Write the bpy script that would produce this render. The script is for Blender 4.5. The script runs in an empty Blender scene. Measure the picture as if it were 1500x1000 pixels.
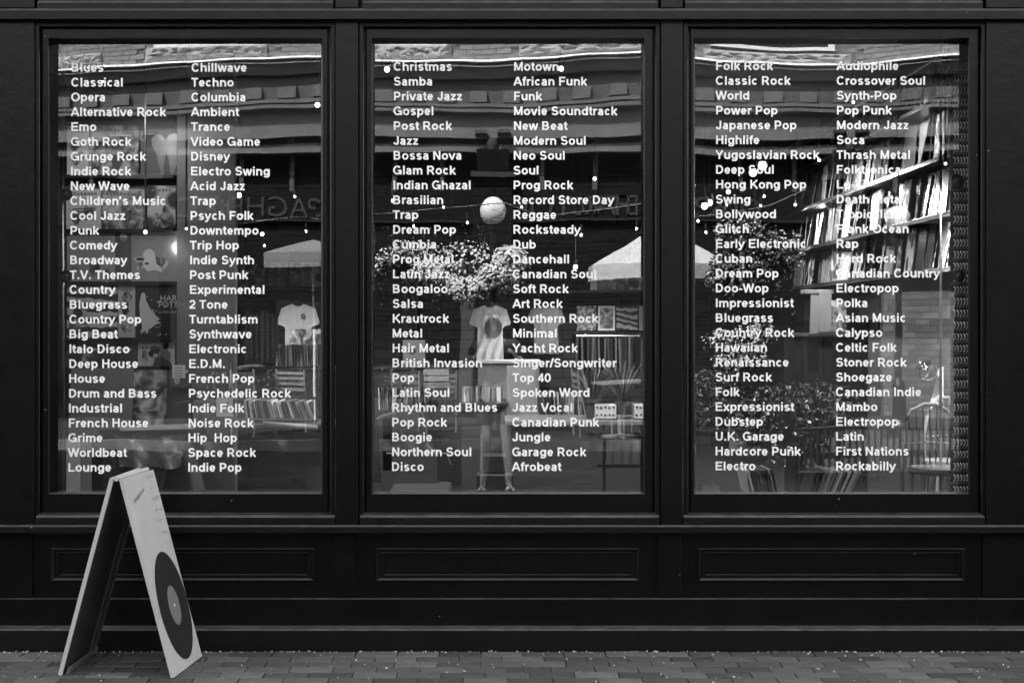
import bpy, bmesh, math, random
from mathutils import Vector, Matrix
random.seed(7)
S = bpy.context.scene
COL = S.collection
R = math.radians
F = 2170.0          # focal length in photograph pixels
CX, CY = 725.0, 475.0
D, H = 7.0, 1.51    # camera distance from the shop front, eye height
# ------------------------------------------------------------------ camera, sky, sun
cam = bpy.data.cameras.new('camera')
co = bpy.data.objects.new('camera', cam); COL.objects.link(co)
co.location = (0, -D, H); co.rotation_euler = (R(90), 0, 0)
cam.sensor_width = 36; cam.lens = F*36/1500
cam.shift_x = (750-CX)/1500; cam.shift_y = -(500-CY)/1500
cam.clip_start = .02; cam.clip_end = 400
S.camera = co
w = bpy.data.worlds.new('World'); S.world = w; w.use_nodes = True
nt = w.node_tree; bg = nt.nodes['Background']
sky = nt.nodes.new('ShaderNodeTexSky'); sky.sky_type = 'NISHITA'; sky.sun_disc = False
SUN_EL, SUN_AZ = 52, -28     # azimuth measured from +Y toward +X
sky.sun_elevation = R(SUN_EL); sky.sun_rotation = R(SUN_AZ); sky.air_density = 1.2; sky.dust_density = 1.5
bw = nt.nodes.new('ShaderNodeRGBToBW')
nt.links.new(sky.outputs[0], bw.inputs[0]); nt.links.new(bw.outputs[0], bg.inputs['Color'])
bg.inputs['Strength'].default_value = .15
sl = bpy.data.lights.new('sun', 'SUN'); sl.energy = 3.0; sl.angle = R(.53); sl.color = (1, 1, 1)
so = bpy.data.objects.new('sun', sl); COL.objects.link(so)
sd = Vector((math.sin(R(SUN_AZ))*math.cos(R(SUN_EL)), math.cos(R(SUN_AZ))*math.cos(R(SUN_EL)), math.sin(R(SUN_EL))))
so.rotation_euler = sd.to_track_quat('Z', 'Y').to_euler(); so.location = (0, 0, 30)
vs = S.view_settings; vs.view_transform = 'Standard'; vs.look = 'None'; vs.exposure = 3.25; vs.gamma = 1
vs.use_curve_mapping = False
S.cycles.max_bounces = 10; S.cycles.transparent_max_bounces = 16

# ------------------------------------------------------------------ materials
def mat(name, c, rough=.5, var=0, vs_=4, bump=0, bs=60, spec=.5, metal=0, rnd=0, emit=0, speck=0, coat=0, art=None, lit_top=0, edge_light=0):
    m = bpy.data.materials.new(name); m.use_nodes = True
    t = m.node_tree; n = t.nodes; L = t.links; p = n['Principled BSDF']
    p.inputs['Base Color'].default_value = (c, c, c, 1)
    p.inputs['Roughness'].default_value = rough; p.inputs['Specular IOR Level'].default_value = spec
    p.inputs['Metallic'].default_value = metal; p.inputs['Coat Weight'].default_value = coat
    if emit:
        p.inputs['Emission Color'].default_value = (1, 1, 1, 1); p.inputs['Emission Strength'].default_value = emit
    tc = n.new('ShaderNodeTexCoord')
    def math_(op, a, b):
        q = n.new('ShaderNodeMath'); q.operation = op
        for i, v in enumerate((a, b)):
            if hasattr(v, 'is_linked'): L.new(v, q.inputs[i])
            else: q.inputs[i].default_value = v
        return q.outputs[0]
    val = None
    if art:
        oi = n.new('ShaderNodeObjectInfo')
        sc = n.new('ShaderNodeVectorMath'); sc.operation = 'SCALE'; sc.inputs[3].default_value = 37
        ad = n.new('ShaderNodeVectorMath'); ad.operation = 'ADD'
        cb = n.new('ShaderNodeCombineXYZ'); L.new(oi.outputs['Random'], cb.inputs[0]); L.new(oi.outputs['Random'], cb.inputs[2])
        L.new(cb.outputs[0], sc.inputs[0]); L.new(tc.outputs['Object'], ad.inputs[0]); L.new(sc.outputs[0], ad.inputs[1])
        if art == 'blobs':
            tx = n.new('ShaderNodeTexVoronoi'); tx.inputs['Scale'].default_value = 9; o = tx.outputs['Distance']
        elif art == 'face':
            tx = n.new('ShaderNodeTexNoise'); tx.inputs['Scale'].default_value = 8; tx.inputs['Detail'].default_value = 6; tx.inputs['Distortion'].default_value = 1.6; o = tx.outputs['Fac']
        elif art == 'bands':
            tx = n.new('ShaderNodeTexWave'); tx.wave_type = 'RINGS'; tx.inputs['Scale'].default_value = 4.2; tx.inputs['Distortion'].default_value = 9; tx.inputs['Detail'].default_value = 4; o = tx.outputs['Fac']
        else:
            tx = n.new('ShaderNodeTexNoise'); tx.inputs['Scale'].default_value = 22; tx.inputs['Detail'].default_value = 4; o = tx.outputs['Fac']
        L.new(ad.outputs[0], tx.inputs['Vector'])
        cr = n.new('ShaderNodeValToRGB'); L.new(o, cr.inputs[0]); e = cr.color_ramp.elements
        e[0].position = .38; e[0].color = (c*.12, c*.12, c*.12, 1); e[1].position = .62; e[1].color = (c, c, c, 1)
        x = e.new(.5); x.color = (c*.45,)*3+(1,)
        q = n.new('ShaderNodeRGBToBW'); L.new(cr.outputs[0], q.inputs[0]); val = q.outputs[0]
    if var:
        nz = n.new('ShaderNodeTexNoise'); nz.inputs['Scale'].default_value = vs_; nz.inputs['Detail'].default_value = 8; nz.inputs['Roughness'].default_value = .65
        L.new(tc.outputs['Object'], nz.inputs['Vector'])
        f = math_('MULTIPLY_ADD', nz.outputs['Fac'], 2*var); f.node.inputs[2].default_value = 1-var
        val = math_('MULTIPLY', val if val else c, f)
        rr = math_('MULTIPLY_ADD', nz.outputs['Fac'], rough*.5); rr.node.inputs[2].default_value = rough*.75
        L.new(rr, p.inputs['Roughness'])
    if rnd:
        oi = n.new('ShaderNodeObjectInfo')
        f = math_('MULTIPLY_ADD', oi.outputs['Random'], 2*rnd); f.node.inputs[2].default_value = 1-rnd
        val = math_('MULTIPLY', val if val else c, f)
    if speck:
        vz = n.new('ShaderNodeTexVoronoi'); vz.inputs['Scale'].default_value = 9; L.new(tc.outputs['Object'], vz.inputs['Vector'])
        lt = math_('LESS_THAN', vz.outputs['Distance'], .026)
        sp = n.new('ShaderNodeSeparateColor'); L.new(vz.outputs['Color'], sp.inputs[0])
        gt = math_('GREATER_THAN', sp.outputs[0], .5)
        f = math_('MULTIPLY', math_('MULTIPLY', lt, gt), speck)
        val = math_('ADD', val if val else c, f)
    if lit_top:      # lit ledge tops painted in: upward faces paler, mottled like dust
        ge = n.new('ShaderNodeNewGeometry'); sx_ = n.new('ShaderNodeSeparateXYZ'); L.new(ge.outputs['True Normal'], sx_.inputs[0])
        up = n.new('ShaderNodeMapRange'); L.new(sx_.outputs[2], up.inputs[0]); up.inputs[1].default_value = .25; up.inputs[2].default_value = .75
        dn = n.new('ShaderNodeTexNoise'); dn.inputs['Scale'].default_value = 14; dn.inputs['Detail'].default_value = 7; L.new(tc.outputs['Object'], dn.inputs['Vector'])
        val = math_('ADD', val if val else c, math_('MULTIPLY', math_('MULTIPLY', up.outputs[0], dn.outputs['Fac']), lit_top*2))
    if edge_light:      # edge highlights painted in as a broken paler line along the arrises
        bv = n.new('ShaderNodeBevel'); bv.samples = 4; bv.inputs['Radius'].default_value = .0035
        g2 = n.new('ShaderNodeNewGeometry'); dt = n.new('ShaderNodeVectorMath'); dt.operation = 'DOT_PRODUCT'
        L.new(bv.outputs[0], dt.inputs[0]); L.new(g2.outputs['True Normal'], dt.inputs[1])
        wn = n.new('ShaderNodeTexNoise'); wn.inputs['Scale'].default_value = 9; wn.inputs['Detail'].default_value = 8; L.new(tc.outputs['Object'], wn.inputs['Vector'])
        val = math_('ADD', val if val else c, math_('MULTIPLY', math_('MULTIPLY', math_('SUBTRACT', 1.0, dt.outputs['Value']), wn.outputs['Fac']), edge_light*4))
    if val:
        cb = n.new('ShaderNodeCombineColor')
        for i in range(3): L.new(val, cb.inputs[i])
        L.new(cb.outputs[0], p.inputs['Base Color'])
    if bump:
        nb = n.new('ShaderNodeTexNoise'); nb.inputs['Scale'].default_value = bs; nb.inputs['Detail'].default_value = 6
        L.new(tc.outputs['Object'], nb.inputs['Vector'])
        b = n.new('ShaderNodeBump'); b.inputs['Strength'].default_value = bump; b.inputs['Distance'].default_value = .01
        L.new(nb.outputs['Fac'], b.inputs['Height']); L.new(b.outputs[0], p.inputs['Normal'])
    return m
def brickmat(name, c, mortar, bwid=.21, bh=.075, rough=.85, rot=True, ms=.008):
    m = mat(name, c, rough, bump=.2, bs=40, spec=.0); t = m.node_tree; n = t.nodes; L = t.links; p = n['Principled BSDF']
    tc = n.new('ShaderNodeTexCoord'); mp = n.new('ShaderNodeMapping')
    if rot: mp.inputs['Rotation'].default_value = (R(90), 0, 0)
    L.new(tc.outputs['Object'], mp.inputs[0])
    b = n.new('ShaderNodeTexBrick'); b.inputs['Scale'].default_value = 1; b.inputs['Brick Width'].default_value = bwid; b.inputs['Row Height'].default_value = bh
    b.inputs['Mortar Size'].default_value = ms; b.inputs['Color1'].default_value = (c*.75,)*3+(1,); b.inputs['Color2'].default_value = (c*1.25,)*3+(1,); b.inputs['Mortar'].default_value = (mortar,)*3+(1,)
    L.new(mp.outputs[0], b.inputs[0]); L.new(b.outputs[0], p.inputs['Base Color'])
    return m
M = {}
M['paint'] = mat('black_gloss_paint', .0016, .33, var=.4, vs_=7, bump=.16, bs=22, speck=.4, spec=.24, edge_light=.035, lit_top=.05)
M['paint2'] = mat('black_worn_paint', .0028, .42, var=.4, vs_=5, bump=.2, bs=30, speck=.4, spec=.24, lit_top=.065, edge_light=.035)
M['vinyl'] = mat('white_vinyl', .96, .4)
M['paver'] = mat('paver_brick', .08, .8, var=.75, vs_=9, bump=.6, bs=90, rnd=.5)
M['mortar'] = mat('paver_joint', .11, .95, var=.6, vs_=60, bump=.5, bs=200)
M['board'] = mat('white_board', .41, .5, var=.3, vs_=5, bump=.05)
M['boardedge'] = mat('board_edge', .42, .6, var=.1, vs_=20)
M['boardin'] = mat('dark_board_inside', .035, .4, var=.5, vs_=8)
M['ink'] = mat('black_print', .02, .4); M['greyink'] = mat('grey_print', .16, .5); M['faint'] = mat('faint_pencil', .17, .6)
M['litter'] = mat('pale_litter', .5, .8)
M['asphalt'] = mat('asphalt', .017, 1.0, spec=0, var=.8, vs_=1.1, bump=.4, bs=60)  # broad mottling paints dappled light into the road colour
M['walk'] = brickmat('brick_paving', .045, .02, .2, .1, rot=False)
M['concrete'] = mat('concrete', .14, .85, var=.2, vs_=4, bump=.3)
M['stone'] = mat('rough_stone', .36, .9, var=.5, vs_=3, bump=1, bs=12)
M['brick'] = mat('red_brick', .22, .9, var=.2, vs_=12, rnd=.15, bump=.4)
M['oppbrick'] = brickmat('facade_brick', .19, .12, .23, .08)
M['darkbrick'] = brickmat('dark_facade_brick', .012, .02, .23, .08)
M['palebrick'] = brickmat('pale_facade_brick', .15, .07, .23, .1)
M['cornice'] = mat('painted_cornice', .115, .7, var=.5, vs_=2.4, bump=.5, bs=9)
M['cornice2'] = mat('painted_frieze', .07, .7, var=.6, vs_=2.5, bump=.5, bs=9)
M['band'] = mat('pale_band', .14, .6, var=.65, vs_=2.2, bump=.6, bs=14)
M['flash'] = mat('white_flashing', .85, .4)
M['white'] = mat('white_paint', .8, .5); M['grey'] = mat('grey_paint', .25, .5, var=.2); M['dgrey'] = mat('dark_grey', .06, .5, var=.3)
M['black'] = mat('black_metal', .02, .35); M['darkglass'] = mat('dark_window_glass', .02, .08, spec=.8)
M['sign'] = mat('sign_letters', .05, .8, spec=.1)
M['canvas'] = mat('white_canvas', .6, .8, var=.45, vs_=3); M['canvas2'] = mat('grey_canvas', .2, .8, var=.15, vs_=3)
M['globe'] = mat('opal_globe', .85, .25, coat=.5)
M['leaf'] = mat('leaf', .10, .45, rnd=.3, var=.8, vs_=5); M['petal'] = mat('petal', .75, .6, var=.4, vs_=6); M['bark'] = mat('bark', .08, .9, var=.4, bump=.8)
M['skin'] = mat('skin', .25, .5, var=.08); M['cloth_dark'] = mat('dark_cloth', .05, .9, bump=.3); M['cloth_grey'] = mat('grey_cloth', .14, .9, bump=.3); M['hair'] = mat('hair', .03, .6, bump=.8, bs=150)
M['floor'] = mat('wooden_floor', .05, .35, var=.4, vs_=5); M['wall'] = mat('shop_wall', .045, .7, var=.3, vs_=2); M['ceil'] = mat('shop_ceiling', .03, .8, var=.3)
M['wood'] = mat('dark_wood', .06, .4, var=.5, vs_=8, bump=.2); M['wood2'] = mat('pale_wood', .22, .45, var=.35, vs_=9, bump=.15); M['shelf'] = mat('black_shelf', .02, .3)
M['pillar'] = mat('grey_pillar', .13, .4, var=.5, vs_=3, bump=.3, bs=14)
M['metal'] = mat('steel', .55, .28, metal=1); M['chrome'] = mat('chrome', .8, .06, metal=1)
M['wicker'] = mat('wicker', .22, .6, var=.4, vs_=40)
M['paper'] = mat('white_paper', .75, .6); M['card'] = mat('cardboard', .16, .7, var=.2)
M['tee'] = mat('white_cotton', .55, .9, var=.12, vs_=8, bump=.3, bs=12); M['tee2'] = mat('grey_cotton', .14, .9, var=.15, vs_=8, bump=.3, bs=12)
M['bulb'] = mat('lit_bulb', .9, .4, emit=1.3); M['bulb2'] = mat('small_lit_bulb', .9, .4, emit=1.6)
M['plastic'] = mat('clear_wrap', .28, .08, var=.7, vs_=6, bump=1, bs=9, spec=.9, coat=1)
ART = [mat('sleeve_print_a', .55, .18, art='blobs', coat=.5), mat('sleeve_print_b', .5, .18, art='face', coat=.5), mat('sleeve_print_c', .45, .2, art='bands', coat=.5),
       mat('sleeve_print_d', .6, .2, art='fine', coat=.5), mat('sleeve_plain_light', .6, .25, rnd=.4, var=.25, coat=.5), mat('sleeve_plain_grey', .25, .2, rnd=.5, var=.3, coat=.5), mat('sleeve_plain_dark', .07, .2, rnd=.5, var=.4, coat=.5)]
SPINE = [mat('spine_light', .55, .3, rnd=.5), mat('spine_mid', .2, .3, rnd=.6), mat('spine_dark', .05, .3, rnd=.6)]
g = bpy.data.materials.new('window_glass'); g.use_nodes = True; t = g.node_tree; t.nodes.clear()
out = t.nodes.new('ShaderNodeOutputMaterial'); mx = t.nodes.new('ShaderNodeMixShader'); tr = t.nodes.new('ShaderNodeBsdfTransparent'); gl = t.nodes.new('ShaderNodeBsdfGlossy')
fr = t.nodes.new('ShaderNodeFresnel'); fr.inputs[0].default_value = 1.5
fm = t.nodes.new('ShaderNodeMath'); fm.operation = 'MULTIPLY_ADD'; fm.inputs[1].default_value = 1.3; fm.inputs[2].default_value = .055
t.links.new(fr.outputs[0], fm.inputs[0]); t.links.new(fm.outputs[0], mx.inputs[0])
tr.inputs[0].default_value = (.9, .9, .9, 1); gl.inputs['Roughness'].default_value = 0; gl.inputs[0].default_value = (1, 1, 1, 1)
t.links.new(tr.outputs[0], mx.inputs[1]); t.links.new(gl.outputs[0], mx.inputs[2]); t.links.new(mx.outputs[0], out.inputs[0])
M['glass'] = g

# ------------------------------------------------------------------ helpers
class MB:
    def __init__(s): s.v = []; s.f = []
    def add(s, vs, fs):
        o = len(s.v); s.v += [tuple(q) for q in vs]; s.f += [tuple(i+o for i in q) for q in fs]; return s
    def box(s, x0, x1, y0, y1, z0, z1):
        return s.add([(x0,y0,z0),(x1,y0,z0),(x1,y1,z0),(x0,y1,z0),(x0,y0,z1),(x1,y0,z1),(x1,y1,z1),(x0,y1,z1)],
                     [(3,2,1,0),(4,5,6,7),(0,1,5,4),(1,2,6,5),(2,3,7,6),(3,0,4,7)])
    def obox(s, c, sx, sy, sz, rot=(0,0,0)):     # centred box, euler rotation
        m = Matrix.Rotation(rot[2],3,'Z') @ Matrix.Rotation(rot[1],3,'Y') @ Matrix.Rotation(rot[0],3,'X'); c = Vector(c)
        vs = [c + m @ Vector((a*sx/2, b*sy/2, d*sz/2)) for a,b,d in [(-1,-1,-1),(1,-1,-1),(1,1,-1),(-1,1,-1),(-1,-1,1),(1,-1,1),(1,1,1),(-1,1,1)]]
        return s.add(vs, [(3,2,1,0),(4,5,6,7),(0,1,5,4),(1,2,6,5),(2,3,7,6),(3,0,4,7)])
    def xprism(s, x0, x1, prof):                 # prof (y,z) list counter-clockwise seen from +x
        n = len(prof)
        return s.add([(x0,y,z) for y,z in prof]+[(x1,y,z) for y,z in prof],
                     [tuple(range(n))[::-1], tuple(range(n,2*n))]+[(i,(i+1)%n,(i+1)%n+n,i+n) for i in range(n)])
    def tube(s, pts, r, n=6, caps=True):
        pts = [Vector(p) for p in pts]; rs = r if isinstance(r,(list,tuple)) else [r]*len(pts); vs = []; fs = []
        for i,p in enumerate(pts):
            d = (pts[min(i+1,len(pts)-1)]-pts[max(i-1,0)]).normalized()
            a = d.cross(Vector((0,0,1)) if abs(d.z) < .9 else Vector((1,0,0))).normalized(); b = d.cross(a)
            for k in range(n): vs.append(p + (a*math.cos(2*math.pi*k/n)+b*math.sin(2*math.pi*k/n))*rs[i])
        for i in range(len(pts)-1):
            for k in range(n): fs.append((i*n+k,i*n+(k+1)%n,(i+1)*n+(k+1)%n,(i+1)*n+k))
        if caps: fs += [tuple(range(n))[::-1], tuple(range((len(pts)-1)*n,len(pts)*n))]
        return s.add(vs, fs)
    def lathe(s, c, prof, n=20):                 # prof (r,z) bottom to top
        vs = [(c[0]+r*math.cos(2*math.pi*k/n), c[1]+r*math.sin(2*math.pi*k/n), c[2]+z) for r,z in prof for k in range(n)]
        fs = [(i*n+k,i*n+(k+1)%n,(i+1)*n+(k+1)%n,(i+1)*n+k) for i in range(len(prof)-1) for k in range(n)]
        fs += [tuple(range(n))[::-1], tuple(range((len(prof)-1)*n,len(prof)*n))]
        return s.add(vs, fs)
    def ball(s, c, r, n=16, sz=1):
        m = n//2
        return s.lathe(c, [(max(r*math.sin(math.pi*i/m),1e-4), -r*sz*math.cos(math.pi*i/m)) for i in range(m+1)], n)
    def loops(s, loops, close=False):
        n = len(loops[0]); vs = [p for l in loops for p in l]
        fs = [(i*n+k,i*n+(k+1)%n,(i+1)*n+(k+1)%n,(i+1)*n+k) for i in range(len(loops)-1) for k in range(n)]
        if close: fs.append(tuple(range((len(loops)-1)*n, len(loops)*n)))
        return s.add(vs, fs)
    def disc(s, c, u, v, ru, rv, n=40):          # flat ellipse on the axes u, v
        c = Vector(c)
        return s.add([c+u*ru*math.cos(2*math.pi*k/n)+v*rv*math.sin(2*math.pi*k/n) for k in range(n)], [tuple(range(n))])
    def build(s, name, m, parent=None, loc=None, bevel=0, smooth=False):
        me = bpy.data.meshes.new(name); o = bpy.data.objects.new(name, me); COL.objects.link(o)
        if loc is None and parent is None:
            xs, ys, zs = zip(*s.v); loc = ((min(xs)+max(xs))/2, (min(ys)+max(ys))/2, min(zs))
        org = Vector(loc) if loc is not None else Vector((0,0,0))
        base = Vector((0,0,0)); q = parent
        while q is not None: base += q.location; q = q.parent
        o.location = org - base if loc is not None else (0,0,0)
        if loc is None: org = base
        me.from_pydata([tuple(Vector(a)-org) for a in s.v], [], s.f)
        bm = bmesh.new(); bm.from_mesh(me)
        if bevel:
            bmesh.ops.remove_doubles(bm, verts=bm.verts, dist=1e-5)
            bmesh.ops.recalc_face_normals(bm, faces=bm.faces)
            es = [e for e in bm.edges if len(e.link_faces) == 2 and e.calc_face_angle(0) > .35]
            bmesh.ops.bevel(bm, geom=es, offset=bevel, segments=2, affect='EDGES', profile=.6)
        else: bmesh.ops.recalc_face_normals(bm, faces=bm.faces)
        bm.to_mesh(me); bm.free()
        if smooth:
            for p in me.polygons: p.use_smooth = True
        me.materials.append(m)
        if parent is not None: o.parent = parent
        return o
def tag(o, label=None, cat=None, group=None, kind=None):
    if label: o['label'] = label
    if cat: o['category'] = cat
    if group: o['group'] = group
    if kind: o['kind'] = kind
    return o
def thing(name, label, cat, loc, group=None):
    o = bpy.data.objects.new(name, None); o.empty_display_size = .1; COL.objects.link(o); o.location = loc
    return tag(o, label, cat, group)
def struct(o): o['kind'] = 'structure'; return o
def stuff(o): o['kind'] = 'stuff'; return o
def copy_tree(o, parent=None):
    c = o.copy(); COL.objects.link(c)
    if parent: c.parent = parent
    for ch in o.children: copy_tree(ch, c)
    return c
def P(px, py, y):                # point of the depth plane y that stands at (px,py) of the photograph
    Z = D+y; return Vector(((px-CX)*Z/F, y, H+(CY-py)*Z/F))
def X(px, y): return (px-CX)*(D+y)/F
def Zc(py, y): return H+(CY-py)*(D+y)/F
YG = .10                         # plane of the shop glass
def Q(px, py, Z):                # place in the street whose mirror image stands at (px,py), image depth Z
    return Vector(((px-CX)*Z/F, 2*YG-(Z-D), H+(CY-py)*Z/F))
def text_mesh(body, size, m, parent, loc, rot, name='lettering', extrude=0, align='CENTER', offset=0):
    c = bpy.data.curves.new('text', 'FONT'); c.body = body; c.size = size; c.extrude = extrude; c.align_x = align; c.offset = offset
    t_ = bpy.data.objects.new('text', c); COL.objects.link(t_)
    bpy.context.view_layer.update()
    me = bpy.data.meshes.new_from_object(t_.evaluated_get(bpy.context.evaluated_depsgraph_get()))
    bpy.data.objects.remove(t_); o = bpy.data.objects.new(name, me); COL.objects.link(o)
    me.materials.clear(); me.materials.append(m)
    o.rotation_euler = rot
    if parent is not None:
        base = Vector((0,0,0)); q = parent
        while q is not None: base += q.location; q = q.parent
        o.parent = parent; o.location = Vector(loc)-base
    else: o.location = loc
    return o
ORD = ['first','second','third','fourth','fifth','sixth','seventh','eighth','ninth','tenth','eleventh','twelfth','thirteenth','fourteenth','fifteenth','sixteenth','seventeenth','eighteenth','nineteenth','twentieth']
def ordn(i): return ORD[i] if i < 20 else 'twenty '+ORD[i-20] if i < 30 else ('thirty ','forty ','fifty ','sixty ','seventy ')[i//10-3]+ORD[i%10]

# ------------------------------------------------------------------ grotesque stroke lettering
Wd = .099
def arc(cx, cy, rx, ry, a0, a1, n=None):
    n = n or max(4, int(abs(a1-a0)/14)); return [(cx+rx*math.cos(R(a0+(a1-a0)*i/n)), cy+ry*math.sin(R(a0+(a1-a0)*i/n))) for i in range(n+1)]
T_, B_, XT = 1-Wd*.9, Wd*.9, .735-Wd*.9     # centre lines of cap top, base line, x-height
adv = dict(A=722,B=722,C=722,D=722,E=667,F=611,G=778,H=722,I=278,J=556,K=722,L=611,M=833,N=722,O=778,P=667,R=722,S=667,T=611,U=722,V=667,W=944,Y=667,Z=611,
 a=556,b=611,c=556,d=611,e=556,f=333,g=611,h=611,i=278,k=556,l=278,m=889,n=611,o=611,p=611,r=389,s=556,t=333,u=611,v=556,w=778,x=556,y=556,z=500)
adv.update({'2':556,'4':556,'0':556,'.':278,'/':300,'-':333,'’':240,' ':270})
adv = {k: v/718 for k, v in adv.items()}
def G(ch):
    a = adv[ch]; L = .19; r_ = a-.19; c = a/2; xm = .735/2; ry = xm-Wd*.85
    ro = a/2-.06-Wd       # o radius
    o = lambda: arc(c, xm, ro, ry, 0, 360, 24)
    stem = lambda x, y0=0, y1=1: [(x,y0),(x,y1)]
    if ch == 'A': return [[(.09,0),(c-.01,1)],[(a-.09,0),(c+.01,1)],[(.26,.30),(a-.26,.30)]]
    if ch == 'B': return [stem(L),[(L,T_)]+arc(.52,T_-.2,.2,.2,90,-90,8)+[(L,T_-.4)],[(L,T_-.4)]+arc(.54,(T_-.4+B_)/2,.235,(T_-.4-B_)/2,90,-90,8)+[(L,B_)]]
    if ch == 'C': return [arc(c,.5,.36,.425,40,320,22)]
    if ch == 'D': return [stem(L),[(L,T_),(.45,T_)]+arc(.45,.5,.36,T_-.5,90,-90,14)+[(L,B_)]]
    if ch == 'E': return [stem(L),[(L,T_),(a-.09,T_)],[(L,.51),(a-.14,.51)],[(L,B_),(a-.07,B_)]]
    if ch == 'F': return [stem(L),[(L,T_),(a-.06,T_)],[(L,.49),(a-.13,.49)]]
    if ch == 'G': return [arc(c-.01,.5,.39,.425,42,360,24)[:-1]+[(c+.37,.44)],[(c+.02,.45),(c+.46,.45)],[(c+.385,.5),(c+.385,0)]]
    if ch == 'H': return [stem(L),stem(r_),[(L,.52),(r_,.52)]]
    if ch == 'I': return [stem(c)]
    if ch == 'J': return [[(a-.2,1),(a-.2,.3)]+arc(c-.02,.3,.21,.22,0,-180,12)]
    if ch == 'K': return [stem(L),[(.22,.36),(a-.14,1)],[(.40,.58),(a-.10,0)]]
    if ch == 'L': return [stem(L),[(L,B_),(a-.06,B_)]]
    if ch == 'M': return [stem(L),stem(r_),[(L,1),(c,.06)],[(r_,1),(c,.06)]]
    if ch == 'N': return [stem(L),stem(r_),[(L+.01,.97),(r_-.01,.03)]]
    if ch == 'O': return [arc(c,.5,.40,.425,0,360,28)]
    if ch == 'P': return [stem(L),[(L,T_),(.5,T_)]+arc(.5,T_-.255,.25,.255,90,-90,10)+[(L,T_-.51)]]
    if ch == 'R': return [stem(L),[(L,T_),(.5,T_)]+arc(.52,T_-.235,.25,.235,90,-90,10)+[(L,T_-.47)],[(.52,.46),(a-.15,0)]]
    if ch == 'S': return [arc(c,.70,.27,.225,22,180,10)[:]+arc(c,.70,.27,.21,180,262,5)+arc(c,.29,.30,.215,82,0,6)+arc(c,.29,.30,.215,0,-162,10)]
    if ch == 'T': return [stem(c),[(.04,T_),(a-.04,T_)]]
    if ch == 'U': return [[(L,1),(L,.36)]+arc(c,.36,c-L,.28,180,360,14)+[(r_,1)]]
    if ch == 'V': return [[(.09,1),(c-.01,0)],[(a-.09,1),(c+.01,0)]]
    if ch == 'W': return [[(.09,1),(.37,0)],[(c,1),(.37,0)],[(c,1),(a-.37,0)],[(a-.09,1),(a-.37,0)]]
    if ch == 'Y': return [[(.09,1),(c,.42)],[(a-.09,1),(c,.42)],[(c,.5),(c,0)]]
    if ch == 'Z': return [[(.08,T_),(a-.12,T_)],[(a-.16,T_),(.16,B_)],[(.1,B_),(a-.06,B_)]]
    if ch == 'a': return [arc(c-.02,.5,.2,.155,165,0,10)+[(c+.18,.1),(c+.22,0)],[(c+.18,.44),(c-.02,.40)]+arc(c-.02,.225,.21,.15,90,270,8)+[(c+.06,.085),(c+.18,.19)]]
    if ch == 'b': return [stem(.17),arc(c+.02,xm,ro-.02,ry,0,360,24)]
    if ch == 'c': return [arc(c+.01,xm,ro,ry,40,320,18)]
    if ch == 'd': return [stem(a-.17),arc(c-.02,xm,ro-.02,ry,0,360,24)]
    if ch == 'e': return [arc(c,xm,ro,ry,0,325,20),[(c-ro,xm-.01),(c+ro+.06,xm-.01)]]
    if ch == 'f': return [[(.22,0),(.22,.78)]+arc(.36,.78,.14,.14,180,90,5)+[(.47,.92)],[(.02,.66),(.44,.66)]]
    if ch == 'g': return [arc(c-.02,xm,ro-.02,ry,0,360,24),[(a-.17,.735),(a-.17,.02)]+arc(c-.02,.02,a-.17-c+.02,.19,0,-155,10)]
    if ch == 'h': return [stem(.18),[(a-.18,0),(a-.18,.43)]+arc(c,.43,c-.18,.215,0,175,12)]
    if ch == 'i': return [stem(c,0,.735),[(c,.84),(c,1.01)]]
    if ch == 'k': return [stem(.17),[(.2,.26),(a-.12,.735)],[(.33,.42),(a-.09,0)]]
    if ch == 'l': return [stem(c)]
    if ch == 'm': return [stem(.18,0,.735),[(c,0),(c,.46)]+arc((c+.18)/2,.46,(c-.18)/2,.185,0,175,10),[(a-.18,0),(a-.18,.46)]+arc((c+a-.18)/2,.46,(a-.18-c)/2,.185,0,175,10)]
    if ch == 'n': return [stem(.18,0,.735),[(a-.18,0),(a-.18,.43)]+arc(c,.43,c-.18,.215,0,175,12)]
    if ch == 'o': return [o()]
    if ch == 'p': return [stem(.17,-.26,.735),arc(c+.02,xm,ro-.02,ry,0,360,24)]
    if ch == 'r': return [stem(.18,0,.735),arc(.42,.37,.24,.28,175,82,8)+[(.53,.65)]]
    if ch == 's': return [arc(c,.52,.2,.14,20,180,8)+arc(c,.52,.2,.14,180,258,4)+arc(c,.215,.21,.14,80,0,5)+arc(c,.215,.21,.14,0,-160,9)]
    if ch == 't': return [[(.22,.93),(.22,.25)]+arc(.36,.23,.14,.145,180,270,5)+[(.45,.085)],[(.02,.66),(.43,.66)]]
    if ch == 'u': return [stem(a-.18,0,.735),[(.18,.735),(.18,.3)]+arc(c,.3,c-.18,.215,180,355,12)]
    if ch == 'v': return [[(.08,.735),(c,0)],[(a-.08,.735),(c,0)]]
    if ch == 'w': return [[(.08,.735),(.32,0)],[(c,.735),(.32,0)],[(c,.735),(a-.32,0)],[(a-.08,.735),(a-.32,0)]]
    if ch == 'x': return [[(.10,.735),(a-.10,0)],[(a-.10,.735),(.10,0)]]
    if ch == 'y': return [[(.08,.735),(c,.0)],[(a-.08,.735),(c-.09,-.10),(c-.18,-.18),(c-.33,-.175)]]
    if ch == 'z': return [[(.08,XT),(a-.08,XT)],[(a-.14,XT),(.14,B_)],[(.07,B_),(a-.06,B_)]]
    if ch == '2': return [arc(c,.69,.25,.235,170,0,12)+[(c+.22,.56),(.14,.14),(.12,B_)],[(.07,B_),(a-.06,B_)]]
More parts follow.
